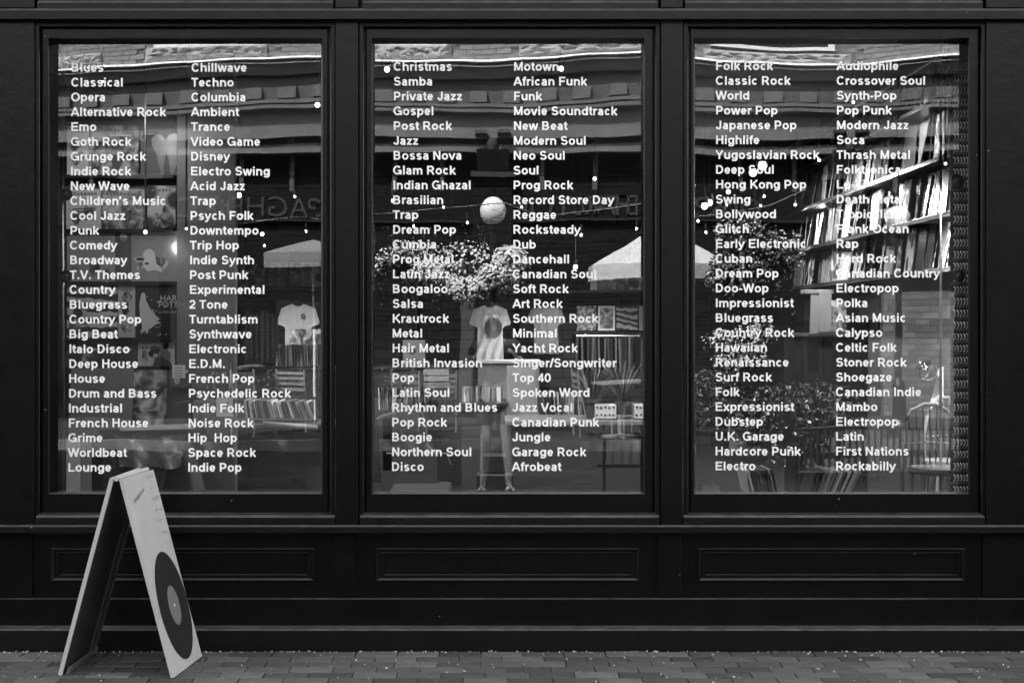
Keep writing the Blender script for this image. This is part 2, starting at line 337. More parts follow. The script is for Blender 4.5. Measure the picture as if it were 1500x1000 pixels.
    if ch == '4': return [[(.52,0),(.52,1)],[(.5,.95),(.1,.28)],[(.05,.27),(a-.03,.27)]]
    if ch == '0': return [arc(c,.5,.26,.425,0,360,24)]
    if ch == '.': return [[(c,0),(c,.2)]]
    if ch == '/': return [[(.05,-.03),(a-.05,1.03)]]
    if ch == '-': return [[(.05,.36),(a-.05,.36)]]
    if ch == '’': return [[(.14,1),(.14,.86),(.08,.68)]]
    return []
def word_mesh(txt, cap, y):
    """flat vinyl word in the x-z plane facing -y; overlapping strokes are laid 0.06 mm apart"""
    mb = MB(); x = 0; k = 0
    for ch in txt:
        for st in G(ch):
            pts = [Vector((p[0]+x, p[1])) for p in st]
            pts = [pts[0]]+[pts[i] for i in range(1, len(pts)) if (pts[i]-pts[i-1]).length > .004]
            n = len(pts); closed = n > 6 and (pts[0]-pts[-1]).length < .03
            if closed: pts = pts[:-1]; n -= 1
            Ls = []
            for i in range(n):
                a = pts[i-1] if (i > 0 or closed) else None; b = pts[(i+1) % n] if (i < n-1 or closed) else None
                d1 = (pts[i]-a).normalized() if a is not None else None; d2 = (b-pts[i]).normalized() if b is not None else None
                d1 = d1 if d1 is not None else d2; d2 = d2 if d2 is not None else d1
                nn = Vector((-d1.y-d2.y, d1.x+d2.x)); nn = nn.normalized() if nn.length > 1e-4 else Vector((-d1.y, d1.x))
                cs = max(.5, nn.dot(Vector((-d1.y, d1.x))))
                vert = abs(nn.x); hw = (Wd*vert+Wd*.88*(1-vert))/cs
                Ls.append((pts[i]+nn*hw, pts[i]-nn*hw))
            yy = y - k*.00006; k = (k+1) % 7
            vv = [(q.x*cap, yy, q.y*cap) for pr in Ls for q in pr]
            m = n if closed else n-1
            mb.add(vv, [(2*i, 2*i+1, (2*((i+1) % n))+1, 2*((i+1) % n)) for i in range(m)])
        x += adv[ch]
    return mb, x*cap

# ------------------------------------------------------------------ ground of the shop side, road, far pavement
YB = -.15    # front of the plinth
KY = -4.2    # kerb
m = MB(); m.box(-14, 14, KY, YB+.01, -.14, -.012); struct(m.build('pavement_bed', M['mortar'], loc=(0,0,0)))
pav = MB().box(-14, 14, KY, -1.02, -.011, 0).build('pavement', M['walk'], loc=(0,0,0)); struct(pav)
bw_, bd_ = .191, .1
pbm = []
for v in range(4):
    q = MB().box(-.0935+random.uniform(0,.002), .0935, -.0475, .0475-random.uniform(0,.002), -.04, 0)
    o = q.build('brick', M['paver'], loc=(0,0,-.04), bevel=.004); pbm.append(o.data); bpy.data.objects.remove(o)
pavp = thing('brick_pavement', None, None, (0,-.6,0)); pavp['kind'] = 'structure'
nb = 0
for r in range(8):
    y = YB-.052-r*bd_-(.008 if r > 2 else 0)
    for i in range(-16, 18):
        x = (i+.5*(r % 2)+.13*(r > 2))*bw_+.03
        if x < X(-40, y) or x > X(1545, y): continue
        o = bpy.data.objects.new('brick', pbm[random.randrange(4)]); COL.objects.link(o); o.parent = pavp
        o.location = (x+random.uniform(-.0015,.0015), y+.6+random.uniform(-.0015,.0015), -.04+random.uniform(-.0018,.0018))
        o.rotation_euler = (R(random.uniform(-.5,.5)), R(random.uniform(-.35,.35)), R(random.uniform(-.6,.6))); nb += 1
for sx in (-1, 1):
    struct(MB().box(*( (-14, X(-60,-.2)) if sx < 0 else (X(1560,-.2), 14)), -1.02, YB+.01, -.0105, .0005).build('pavement', M['walk'], loc=(0,0,0)))
m = MB()
for i in range(420):
    x = random.uniform(-2.9, 2.9); y = YB-.008-abs(random.gauss(0, .012)) if i < 240 else random.uniform(-.95, YB-.02); s_ = random.uniform(.0015, .0055)
    m.obox((x, y, s_*.4), s_*random.uniform(1,2.6), s_, s_*.8, (random.random(), random.random(), random.random()*3))
tag(m.build('litter', M['litter']), 'pale crumbs of grit and litter along the foot of the black shop front', 'litter', kind='stuff')
struct(MB().box(-40, 40, KY-.15, KY, -.3, .002).build('kerb', M['concrete'], loc=(0,0,0)))
struct(MB().box(-120, 120, -120, 60, -.34, -.13).build('road', M['asphalt'], loc=(0,0,0)))
struct(MB().box(-40, 40, -17.2, -12.2, -.3, .0).build('far_pavement', M['walk'], loc=(0,0,0)))
struct(MB().box(-40, 40, -12.2, -12.05, -.3, .002).build('kerb', M['concrete'], loc=(0,0,0)))

# ------------------------------------------------------------------ shop front
front = thing('shop_front', 'black painted timber shop front with three large lettered display windows', 'shop front', (0,0,0))
XL, XR = -5.2, 5.2
def zp(*pairs): return [(y, Zc(py, y)) for py, y in pairs]
# lintel band, transom rails
MB().xprism(XL, XR, [(-.06,Zc(15.6,-.06)),(-.053,Zc(13.2,-.053)),(.06,Zc(12,.06)),(.06,Zc(30,.06)),(-.06,Zc(28.5,-.06))]).build('lintel', M['paint'], front, bevel=.0025)
for a, b in ((55,488),(531,963),(1004,1439)):
    MB().xprism(X(a,-.01), X(b,-.01), [(-.015,Zc(13.5,-.015)),(-.015,Zc(4.4,-.015)),(-.006,Zc(1.6,-.006)),(.05,Zc(1.2,.05)),(.05,Zc(13.5,.05))]).build('transom_rail', M['paint2'], front)
    MB().box(X(a,0), X(b,0), .02, .05, Zc(3,.02), Zc(-60,.02)).build('transom_panel', M['paint'], front)
MB().box(XL, XR, -.03, .2, Zc(-62,0), 3.5).build('fascia', M['paint2'], front, bevel=.004)
pil = [(-340,50),(491.5,524.5),(968.5,1000),(1445,1840)]
for a, b in pil:
    MB().box(X(a,-.02), X(b,-.02), -.02, .12, Zc(767,-.02), Zc(29.5,-.02)).build('pilaster', M['paint'], front, bevel=.0025)
    MB().box(X(a,-.02), X(b,-.02), -.018, .06, Zc(11.5,-.02), Zc(-61,-.02)).build('pilaster', M['paint'], front, bevel=.0025)
for a, b in ((-340,47),(487,521),(963,997),(1440,1840)):
    MB().box(X(a,-.02), X(b,-.02), -.022, .10, Zc(875,-.02), Zc(783,-.02)).build('pilaster_base', M['paint'], front, bevel=.003)
wins = [(51,491, 72.8,470.2),(526,967, 546.6,942),(1001,1444, 1018.2,1417.6)]
GT, GB = 57.5, 722
cols = [
 [(105,100,99,684,"Blues|Classical|Opera|Alternative Rock|Emo|Goth Rock|Grunge Rock|Indie Rock|New Wave|Children’s Music|Cool Jazz|Punk|Comedy|Broadway|T.V. Themes|Country|Bluegrass|Country Pop|Big Beat|Italo Disco|Deep House|House|Drum and Bass|Industrial|French House|Grime|Worldbeat|Lounge"),
  (281,275.5,99,684,"Chillwave|Techno|Columbia|Ambient|Trance|Video Game|Disney|Electro Swing|Acid Jazz|Trap|Psych Folk|Downtempo|Trip Hop|Indie Synth|Post Punk|Experimental|2 Tone|Turntablism|Synthwave|Electronic|E.D.M.|French Pop|Psychedelic Rock|Indie Folk|Noise Rock|Hip  Hop|Space Rock|Indie Pop")],
 [(577,574,97.5,683,"Christmas|Samba|Private Jazz|Gospel|Post Rock|Jazz|Bossa Nova|Glam Rock|Indian Ghazal|Brasilian|Trap|Dream Pop|Cumbia|Prog Metal|Latin Jazz|Boogaloo|Salsa|Krautrock|Metal|Hair Metal|British Invasion|Pop|Latin Soul|Rhythm and Blues|Pop Rock|Boogie|Northern Soul|Disco"),
  (753,750.5,97.5,683,"Motown|African Funk|Funk|Movie Soundtrack|New Beat|Modern Soul|Neo Soul|Soul|Prog Rock|Record Store Day|Reggae|Rocksteady|Dub|Dancehall|Canadian Soul|Soft Rock|Art Rock|Southern Rock|Minimal|Yacht Rock|Singer/Songwriter|Top 40|Spoken Word|Jazz Vocal|Canadian Punk|Jungle|Garage Rock|Afrobeat")],
 [(1049,1048,96.5,682,"Folk Rock|Classic Rock|World|Power Pop|Japanese Pop|Highlife|Yugoslavian Rock|Deep Soul|Hong Kong Pop|Swing|Bollywood|Glitch|Early Electronic|Cuban|Dream Pop|Doo-Wop|Impressionist|Bluegrass|Country Rock|Hawaiian|Renaissance|Surf Rock|Folk|Expressionist|Dubstep|U.K. Garage|Hardcore Punk|Electro"),
  (1226,1224.5,96.5,682,"Audiophile|Crossover Soul|Synth-Pop|Pop Punk|Modern Jazz|Soca|Thrash Metal|Folktronica|Lo-Fi|Death Metal|Tropicalia|Frank Ocean|Rap|Hard Rock|Canadian Country|Electropop|Polka|Asian Music|Calypso|Celtic Folk|Stoner Rock|Shoegaze|Canadian Indie|Mambo|Electropop|Latin|First Nations|Rockabilly")]]
wlab = ['left window, behind the folding board','middle window','right window, nearest the perforated screen']
for wi, (ox0, ox1, gx0, gx1) in enumerate(wins):
    def rect(x0, y0, x1, y1, d): return [P(x0,y0,d), P(x1,y0,d), P(x1,y1,d), P(x0,y1,d)]
    L_ = [rect(ox0,29.5,ox1,757,.06), rect(ox0,30.5,ox1,757,-.002), rect(ox0+1,32,ox1-1,756,-.006), rect(ox0+6,38.5,ox1-6,752,-.006), rect(ox0+7,39.5,ox1-7,751.6,-.002),
          rect(ox0+7,40,ox1-7,751.3,.045), rect(ox0+10,42.3,ox1-10,750.8,.045), rect(ox0+10.5,42.5,ox1-10.5,750.5,.026), rect(ox0+11.5,43.5,ox1-11.5,750,.022),
          rect(gx0-2,GT-2,gx1+2,GB+1.2,.022), rect(gx0-1.2,GT-1.2,gx1+1.2,GB+.6,.026), rect(gx0-.8,GT-.8,gx1+.8,GB+.2,.07), rect(gx0,GT,gx1,GB-1.6,.085), rect(gx0,GT,gx1,GB-1.6,.16)]
    win = MB().loops(L_).build('shop_window', M['paint'], front); win['label'] = wlab[wi]
    # pane: real float glass is never quite flat - sag of a few tenths of a millimetre
    p0, p1 = P(gx0-3,GB+3,YG), P(gx1+3,GT-3,YG); nx, nz = 44, 66; m = MB(); ph = [random.uniform(0,6) for _ in range(8)]
    vv = []
    for j in range(nz+1):
        for i in range(nx+1):
            u, v = i/nx, j/nz; x = p0.x+(p1.x-p0.x)*u; z = p0.z+(p1.z-p0.z)*v
            e = min(u, 1-u, v, 1-v)
            dy = .00010*math.sin(x*7+ph[0]+z*2)+.00006*math.sin(z*9+ph[1]+x*3)+.000015*math.sin(x*19+z*15+ph[2])+.000010*math.sin(z*27-x*9+ph[3])
            dy += .0011*(1-v)*0 + .0004*math.exp(-((1-v)*7)**2)*math.sin(u*3.2+ph[4]*.2)
            tp = (22*(1-u)**2.2-7*u**3, -9*max(0,u-.35)**1.5*2+0, 12*math.sin(math.pi*min(1,u*1.15))-4)[wi]/3070.; dy += tp*.45*math.exp(-(1-v)*2.13/.45)
            dy += .0003*math.exp(-(u*9)**2)-.0003*math.exp(-((1-u)*10)**2)
            vv.append((x, YG+dy, z))
    m.add(vv, [(j*(nx+1)+i, j*(nx+1)+i+1, (j+1)*(nx+1)+i+1, (j+1)*(nx+1)+i) for j in range(nz) for i in range(nx)])
    m.build('pane', M['glass'], win, smooth=True)
    yl = YG-.006
    for (xa, xb, ya, yb, txt) in cols[wi]:
        for k, wd in enumerate(txt.split('|')):
            f_ = k/27; px = xa+(xb-xa)*f_; pc = ya+(yb-ya)*f_
            cap = 12.75*(D+yl)/F; mb, wdt = word_mesh(wd, cap*1.0, 0)
            o = P(px-.9, pc+6.4, yl)
            mb.v = [(a+o.x, b+o.y, c+o.z) for a, b, c in mb.v]
            mb.build('lettering', M['vinyl'], win, loc=tuple(o))
    # sill, panel and its two mouldings
    MB().xprism(X(ox0+1,-.05), X(ox1-1,-.05), [(.05,Zc(749.5,.05)),(.03,Zc(750.5,.03)),(-.045,Zc(756.5,-.045)),(-.05,Zc(757.5,-.05)),(-.05,Zc(767.5,-.05)),(.05,Zc(767.5,.05))]).build('window_sill', M['paint2'], front, bevel=.0015)
    pa, pb = [(75,460),(551,936),(1023,1413)][wi]
    a_, b_ = [(48,487),(522,963),(998,1440)][wi]
    MB().box(X(a_,0)-.004, X(b_,0)+.004, -.006, .06, Zc(876.5,0), Zc(781,0)).build('stall_riser', M['paint'], front)
    mo = MB(); yb = -.0075
    mo.loops([rect(pa,802.5,pb,851,yb+.01), rect(pa,803,pb,850.5,yb-.012), rect(pa+1.2,804,pb-1.2,849.5,yb-.016), rect(pa+4.5,806.2,pb-4.5,846.6,yb-.012), rect(pa+5,806.7,pb-5,846.2,yb-.002),
              rect(pa+7,808.5,pb-7,844.6,yb-.002), rect(pa+7.3,808.8,pb-7.3,844.4,yb-.009), rect(pa+10.4,811.2,pb-10.4,841.6,yb-.009), rect(pa+11.4,812.2,pb-11.4,840.6,yb)])
    mo.build('panel_moulding', M['paint'], front)
MB().xprism(XL, XR, [(-.05,Zc(768.3,-.05)),(-.088,Zc(770.3,-.088)),(-.09,Zc(771.5,-.09)),(-.09,Zc(780,-.09)),(-.085,Zc(782,-.085)),(.02,Zc(782,.02)),(.02,Zc(768,.02))]).build('ledge', M['paint2'], front, bevel=.0015)
for a, b in ((-340,894.6),(895.4,1430.6),(1431.4,1840)):
    MB().xprism(X(a,-.04), X(b,-.04), [(0,Zc(875.3,0)),(-.037,Zc(876,-.037)),(-.04,Zc(877.2,-.04)),(-.04,Zc(916,-.04)),(.0,Zc(916,0))]).build('plinth_board', M['paint'], front, bevel=.001)
for a, b in ((-340,1431),(1431.8,1840)):
    MB().xprism(X(a,-.15), X(b,-.15), [(-.02,Zc(915,-.02)),(-.04,Zc(915.5,-.04)),(-.143,Zc(921.0,-.143)),(-.15,Zc(923,-.15)),(-.15,-.02),(-.02,-.02)]).build('plinth_base', M['paint2'], front, bevel=.0015)

# upper storeys of the shop's own building (casts the shade the shop front stands in)
bld = thing('brick_building', 'brick upper storeys standing above the black shop front', 'building', (0,6,3.5))
MB().box(-14, 14, -.02, 12, 3.5, 9.2).build('wall', M['oppbrick'], bld)
MB().box(-14.2, 14.2, -.35, .0, 9.0, 9.5).build('parapet', M['cornice'], bld)
for sx in (-1, 1): MB().box(*((-14, XL) if sx < 0 else (XR, 14)), -.03, 12, -.1, 3.5).build('side_wall', M['darkbrick'], bld)

# ------------------------------------------------------------------ shop interior shell
struct(MB().box(XL, XR, .2, 11.9, -.1, .0).build('shop_floor', M['floor'], loc=(0,0,0)))
struct(MB().box(XL, XR, .2, 11.9, 3.42, 3.498).build('shop_ceiling', M['ceil'], loc=(0,0,0)))
struct(MB().box(XL, XR, 11.6, 11.9, 0, 3.42).build('back_wall', brickmat('dark_shop_brick', .05, .02, .34, .12), loc=(0,0,0)))
struct(MB().box(-3.3, -3.15, .2, 11.6, 0, 3.42).build('left_wall', M['wall'], loc=(0,0,0)))
struct(MB().box(3.27, 3.4, .2, 11.6, 0, 3.42).build('right_wall', M['wall'], loc=(0,0,0)))
struct(MB().box(XL, XR, .12, .2, 0, Zc(760,.1)).build('stall_wall', M['wall'], loc=(0,0,0)))
struct(MB().box(XL, XR, .12, .2, Zc(26,.1), 3.42).build('lintel_wall', M['wall'], loc=(0,0,0)))

# ------------------------------------------------------------------ folding pavement board
ab = thing('folding_board', 'white folding pavement sign with black record print standing left before the shop', 'pavement sign', (-1.6,-.45,0))
def panel(nb_, fb, nt_, ft, th, name, m, par):      # near/far bottom, near/far top, thickness (inward)
    a, b, c, d = map(Vector, (nb_, fb, ft, nt_)); n = (b-a).cross(d-a).normalized()
    q = MB(); q.add([a,b,c,d,a+n*th,b+n*th,c+n*th,d+n*th], [(0,1,2,3),(7,6,5,4),(0,4,5,1),(1,5,6,2),(2,6,7,3),(3,7,4,0)])
    return q.build(name, m, par, bevel=.002), (a,b,c,d,n)
rn, rf = Vector((-1.385,-.674,0)), Vector((-1.347,-.268,0)); tn = Vector((-1.611,-.655,.845)); tf = tn+rf-rn
ln, lf = Vector((-1.862,-.632,0)), Vector((-1.848,-.190,0)); un = Vector((-1.634,-.650,.848)); uf = un+lf-ln
o, (a,b,c,d,n) = panel(rn, rf, tn, tf, .018, 'front_panel', M['board'], ab)
# outward face is the one towards the camera/right
out_ = -n if (-n).x > 0 else n
def on(u, v, off=.0015):   # u near->far, v top->bottom on the right-hand face
    p_ = (tn*(1-u)+tf*u)*(1-v)+(rn*(1-u)+rf*u)*v
    return p_+ (out_*off if (out_.dot(n) < 0) else out_*(.018+off))
U = (rf-rn).normalized(); V = (rn-tn).normalized(); wid = (rf-rn).length
MB().disc(on(.53,.685), U, V, wid*.455, .242).build('record_print', M['ink'], ab)
MB().disc(on(.53,.685,.0024), U, V, wid*.17, .088).build('record_label_print', M['greyink'], ab)
MB().disc(on(.53,.685,.0033), U, V, wid*.018, .008).build('spindle_hole_print', M['white'], ab)
for rr in (.30,.38):
    q = MB(); lo = []
    for r2 in (rr, rr+.004): lo.append([on(.53,.685,.0028)+U*wid*r2*math.cos(2*math.pi*k/48)+V*r2*.532*math.sin(2*math.pi*k/48)*.98 for k in range(48)])
    q.loops(lo); q.build('groove_print', M['dgrey'], ab)
q = MB()
for k in range(7):
    for j in range(6):
        u = .74+.035*j+random.uniform(-.01,.01); v = .03+.058*k+random.uniform(-.006,.006)
        if random.random() < .75: q.disc(on(u,v), U*random.uniform(.6,1), V, .0035, random.uniform(.004,.011), 6)
for j in range(12): q.disc(on(.17+.032*j,.125-.004*j+random.uniform(-.004,.004)), U, V, .004, random.uniform(.004,.012), 6)
q.build('faded_handwriting', M['faint'], ab)
panel(lf, ln, uf, un, .018, 'rear_panel', M['boardedge'], ab)
o2, (a,b,c,d,n2) = panel(lf, ln, uf, un, .001, 'tmp', M['board'], ab); bpy.data.objects.remove(o2)
inn = Vector((1,0,-.25)).normalized()
def onl(u, v, off): return (un*(1-u)+uf*u)*(1-v)+(ln*(1-u)+lf*u)*v + (n2*(.018+off) if n2.x > 0 else -n2*off)
def slab(name, u0, u1, v0, v1, o0, o1, m):
    q = MB(); vs = [onl(u,v,o0) for u,v in ((u0,v0),(u1,v0),(u1,v1),(u0,v1))]+[onl(u,v,o1) for u,v in ((u0,v0),(u1,v0),(u1,v1),(u0,v1))]
    q.add(vs, [(0,1,2,3),(7,6,5,4),(0,4,5,1),(1,5,6,2),(2,6,7,3),(3,7,4,0)]); return q.build(name, m, ab)
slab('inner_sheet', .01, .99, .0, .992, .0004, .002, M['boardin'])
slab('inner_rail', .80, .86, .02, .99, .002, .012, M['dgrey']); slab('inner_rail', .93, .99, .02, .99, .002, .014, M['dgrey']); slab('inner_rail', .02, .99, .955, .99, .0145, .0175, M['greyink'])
MB().tube([tn+Vector((-.012,0,.004)), tf+Vector((-.012,0,.004))], .011, 8).build('hinge_strip', M['boardedge'], ab)

# ------------------------------------------------------------------ interior: things behind the glass  (Z = distance from the camera)
def I(px, py, Z): return P(px, py, Z-D)
_alb = {}
def sleeve(px0, py0, px1, py1, Z, art, label, group='record sleeves on the display shelves', lean=.0, th=.004, yaw=0, tilt=0, cat='record sleeve', name='record_sleeve'):
    a = I(px0, py1, Z); b = I(px1, py0, Z); w_, h_ = b.x-a.x, b.z-a.z
    o = MB().box(-w_/2, w_/2, 0, th, 0, h_).build(name, ART[art] if isinstance(art, int) else art, loc=(0,0,0))
    o.location = ((a.x+b.x)/2, a.y, a.z); o.rotation_euler = (-lean, tilt, yaw)
    return tag(o, label, cat, group)
# left display rack
Zr = 9.5
rack = thing('display_rack', 'tall dark display rack of record sleeves at the left edge of the left window', 'display rack', (I(178,600,Zr).x, Zr-D+.1, 0))
a, b = I(96,0,Zr+.06).x, I(259,0,Zr+.06).x
MB().box(a, b, Zr-D+.055, Zr-D+.09, .3, 3.0).build('back_board', M['wood'], rack)
for py in (257, 336, 413, 496, 536): MB().box(a, b, Zr-D-.05, Zr-D+.054, I(0,py+2,Zr).z-.012, I(0,py,Zr).z).build('ledge', M['shelf'], rack)
MB().box(I(76,0,Zr).x, a, Zr-D-.05, Zr-D+.09, .3, 3.1).build('side_panel', M['black'], rack)
specs = [(98,185,130,257,4,'pale sleeve with a portrait, top left of the display rack'),(131,184,203,256,1,'light printed sleeve in a plastic cover on the top ledge of the rack'),(206,186,280,257,M['dgrey'],'dark sleeve with a pale pair of shapes at the top right of the rack'),
 (97,277,148,336,4,'light grey sleeve with rounded drawing on the second ledge'),(150,277,214,336,1,'dark photographic sleeve in the middle of the second ledge'),(216,272,257,334,0,'sleeve with pale figure right on the second ledge'),
 (98,341,169,412,5,'plain grey sleeve left on the third ledge'),(170,340,191,412,6,'dark sleeve mostly hidden behind its neighbours on the third ledge'),(192,339,260,412,5,'grey sleeve with a man in a hat on the third ledge'),
 (98,419,172,494,2,'dark patterned sleeve left on the fourth ledge'),(173,417,198,494,4,'narrow pale sleeve in the middle of the fourth ledge'),(199,418,262,494,M['ink'],'black sleeve with white plume shape and lettering on the fourth ledge'),
 (97,502,200,536,6,'dark sleeve left on the lowest ledge of the rack'),(202,500,256,536,4,'pale sleeve with a seated dark haired figure on the lowest ledge')]
sp = [sleeve(x0,y0,x1,y1,Zr-.02+.0*i,art,lab,'record sleeves on the left display rack') for i,(x0,y0,x1,y1,art,lab) in enumerate(specs)]
def shape(par, pts, Z, m, name='print', dz=.003):
    q = MB(); q.add([I(x,y,Z-dz) for x,y in pts], [tuple(range(len(pts)))]); return q.build(name, m, par)
def blob(par, cx, cy, rx, ry, Z, m, n=18, jag=0, name='print', dz=.003):
    return shape(par, [(cx+rx*(1+random.uniform(-jag,jag))*math.cos(2*math.pi*k/n), cy+ry*(1+random.uniform(-jag,jag))*math.sin(2*math.pi*k/n)) for k in range(n)], Z, m, name, dz)
Zs = Zr-.02
M['pgrey'] = mat('print_mid_grey', .16, .3); M['plight'] = mat('print_light', .45, .3)
shape(sp[2], [(222,203),(228,196),(237,198),(243,206),(247,198),(256,195),(266,200),(272,212),(262,232),(254,256),(250,256),(247,232),(243,222),(240,240),(240,256),(236,256),(230,228),(223,214)], Zs, M['pgrey'])
shape(sp[8], [(209,372),(212,367),(219,364),(226,369),(228,378),(229,386),(236,392),(238,399),(228,396),(222,396),(216,398),(210,390),(208,381)], Zs, M['plight'])
blob(sp[8], 204, 380, 7, 4, Zs, M['plight'], name='hat_brim'); blob(sp[8], 204, 379.5, 5, 2.4, Zs, M['ink'], name='print', dz=.004); blob(sp[8], 215, 386, 3.5, 1.6, Zs, M['ink'], dz=.004); blob(sp[7], 181, 347, 5.5, 5.5, Zs, M['plight'], name='round_sticker')
shape(sp[11], [(207,430),(210,428),(213,431),(214,440),(220,452),(228,462),(234,467),(230,470),(236,473),(228,475),(222,480),(218,482),(216,488),(214,489),(213,484),(209,487),(207,489),(206,486),(208,480),(205,462),(204,445)], Zs, M['plight'])
for k in range(30): blob(sp[11], random.uniform(216,244), random.uniform(432,492), random.uniform(.5,1.4), random.uniform(.5,1.3), Zs, M['plight'], 6, .3)
for tx, px, py, sz in (("HARRY",234,441,.055),("POTTER",232,450,.05),("CURSED CHILD",236,458,.014)):
    text_mesh(tx, sz, M['plight'], sp[11], I(px,py,Zs-.003), (R(90),0,0), align='LEFT')
blob(sp[13], 243, 506, 4, 5, Zs, M['ink']); blob(sp[13], 240, 521, 10, 10, Zs, M['pgrey'], 14, .15); shape(sp[13], [(223,536),(228,524),(236,522),(250,530),(253,536)], Zs, M['dgrey'], dz=.004)
blob(sp[3], 112, 300, 12, 15, Zs, M['plight'], jag=.05); 
for k in range(5): shape(sp[3], [(106,306+4*k),(140,304+4*k),(140,305.4+4*k),(106,307.4+4*k)], Zs, M['ink'], dz=.004)
blob(sp[1], 172, 226, 9, 22, Zs, M['dgrey'], 12, .2); shape(sp[1], [(160,196),(188,196),(188,200),(160,200)], Zs, M['plight'])
PN = [mat('ink_noise_light', .42, .3, art='fine'), mat('ink_noise_dark', .12, .3, art='face')]
for q_, (x0,y0,x1,y1,a_,l_) in zip(sp, specs):
    if q_ is sp[11] or q_ is sp[2]: continue
    for k in range(3):
        bx, by = random.uniform(x0+10, x1-8), random.uniform(y0+16, y1-10)
        if x1-x0 > 24: blob(q_, bx, by, random.uniform(4,9), random.uniform(6,13), Zs, PN[k % 2], 14, .25, dz=.0012+.0004*k)
    ty = y0+random.uniform(4,8)
    for k in range(int((x1-x0)/5)-2):
        shape(q_, [(x0+6+k*5, ty+4),(x0+9.5+k*5, ty+4),(x0+9.5+k*5, ty+random.uniform(0,1.5)),(x0+6+k*5, ty+random.uniform(0,1.5))], Zs, M['pgrey'] if a_ != 6 else M['plight'], 'title_print')
# grey pillar
pl = thing('pillar', 'grey square pillar standing right of the record rack in the left window', 'pillar', (I(301,0,9.2).x, 2.4, 0))
MB().box(I(259,0,9.3).x, I(344,0,9.3).x, 9.3-D, 9.3-D+.10, 0, 3.42).build('shaft', M['pillar'], pl, bevel=.004)
MB().tube([I(344.5,176,9.28), I(344.5,300,9.28)], .003, 5).build('edge_trim', M['metal'], pl)
tri = thing('paper_pennant', 'pale triangular paper pennant pinned to the pillar edge near the top', 'pennant', tuple(I(345,215,9.25)))
MB().add([I(342,173,9.27), I(367,202,9.2), I(345,220,9.27), I(342,173,9.275), I(367,202,9.205), I(345,220,9.275)], [(0,1,2),(5,4,3),(0,3,4,1),(1,4,5,2),(2,5,3,0)]).build('paper', M['grey'], tri)
# steel tube with clamps left
for (px, ks, lab) in ((92, (285,405), 'left'), (1378, (), 'right')):
    Zt = 8.2 if px < 500 else 9.3
    tb = thing('steel_pole', 'thin steel pole with black clamps at the left edge of the left window' if px < 500 else 'thin bright steel pole standing before the record wall in the right window', 'pole', (I(px,0,Zt).x, Zt-D, 0))
    MB().tube([(I(px,0,Zt).x, Zt-D, 0), (I(px,0,Zt).x, Zt-D, 3.42)], .011 if px < 500 else .009, 8).build('tube', M['metal'], tb, smooth=True)
    for k in ks: MB().ball(I(px+5,k,Zt-.04), .035, 12).build('clamp', M['black'], tb, smooth=True)
# low bin with records at bottom left
Zb = 8.9
bn = thing('record_bin', 'dark record bin with wrapped records low in the left window', 'record bin', (I(215,0,Zb).x, Zb-D, 0))
MB().box(I(150,0,Zb).x, I(278,0,Zb).x, Zb-D, Zb-D+.5, 0, I(0,632,Zb).z-.01).build('bin_body', M['wood'], bn, bevel=.004)
MB().box(I(146,0,Zb).x, I(282,0,Zb).x, Zb-D-.02, Zb-D+.5, I(0,632,Zb).z-.01, I(0,629,Zb).z).build('bin_rim', M['shelf'], bn)
q = MB(); n_ = 14; lo = []
for j in range(6):
    v = j/5; lo.append([I(168+8*v+ (272-168-16*v)*k/n_, 637+v*48+2*math.sin(k*.9+j*2), Zb-.03-.025*math.sin(k*1.3+j*1.7)*math.cos(j*2.1+k*.4)) for k in range(n_+1)])
q.v = [p for l in lo for p in l]; q.f = [(j*(n_+1)+k, j*(n_+1)+k+1, (j+1)*(n_+1)+k+1, (j+1)*(n_+1)+k) for j in range(5) for k in range(n_)]
tag(q.build('plastic_wrap', M['plastic'], smooth=True), 'crumpled shiny plastic wrap hanging over the front of the record bin', 'plastic wrap')
tag(MB().obox(I(231,626,Zb-.02), I(278,0,Zb).x-I(185,0,Zb).x, .3, .03, (R(-4),R(-1.5),0)).build('paper_stack', M['paper'], bevel=.004), 'bright white stack of papers lying along the top of the record bin', 'papers')
sleeve(193,541,272,622,Zb+.15,1,'large photographic sleeve leaning at the back of the bin','record sleeves standing in the bin',lean=R(10))
s2 = sleeve(243,546,279,620,Zb+.10,6,'dark sleeve with a small pale face leaning beside the pillar','record sleeves standing in the bin',lean=R(8))
blob(s2, 257, 559, 4.5, 6.5, Zb+.02, M['plight'], jag=.1, name='face_print'); shape(s2, [(257,592),(277,588),(277,591),(268,592),(257,594)], Zb+.02, M['pgrey'])
s2 = sleeve(100,538,192,640,Zb+.05,5,'dark glossy sleeve with band lettering leaning at the left of the bin','record sleeves standing in the bin',lean=R(9))
text_mesh('Boney', .052, M['pgrey'], s2, I(143,573,Zb-.02), (R(90),0,0), align='LEFT'); text_mesh('M', .08, M['pgrey'], s2, I(168,572,Zb-.02), (R(90),R(14),0), align='LEFT')
shape(s2, [(129,562),(140,562),(140,572),(129,572)], Zb-.01, M['pgrey'])
sleeve(97,642,118,720,Zb-.1,4,'pale poster edge standing at the bottom left corner of the left window','record sleeves standing in the bin'); sleeve(119,642,134,720,Zb-.08,5,'grey board leaning beside the pale poster edge','record sleeves standing in the bin')
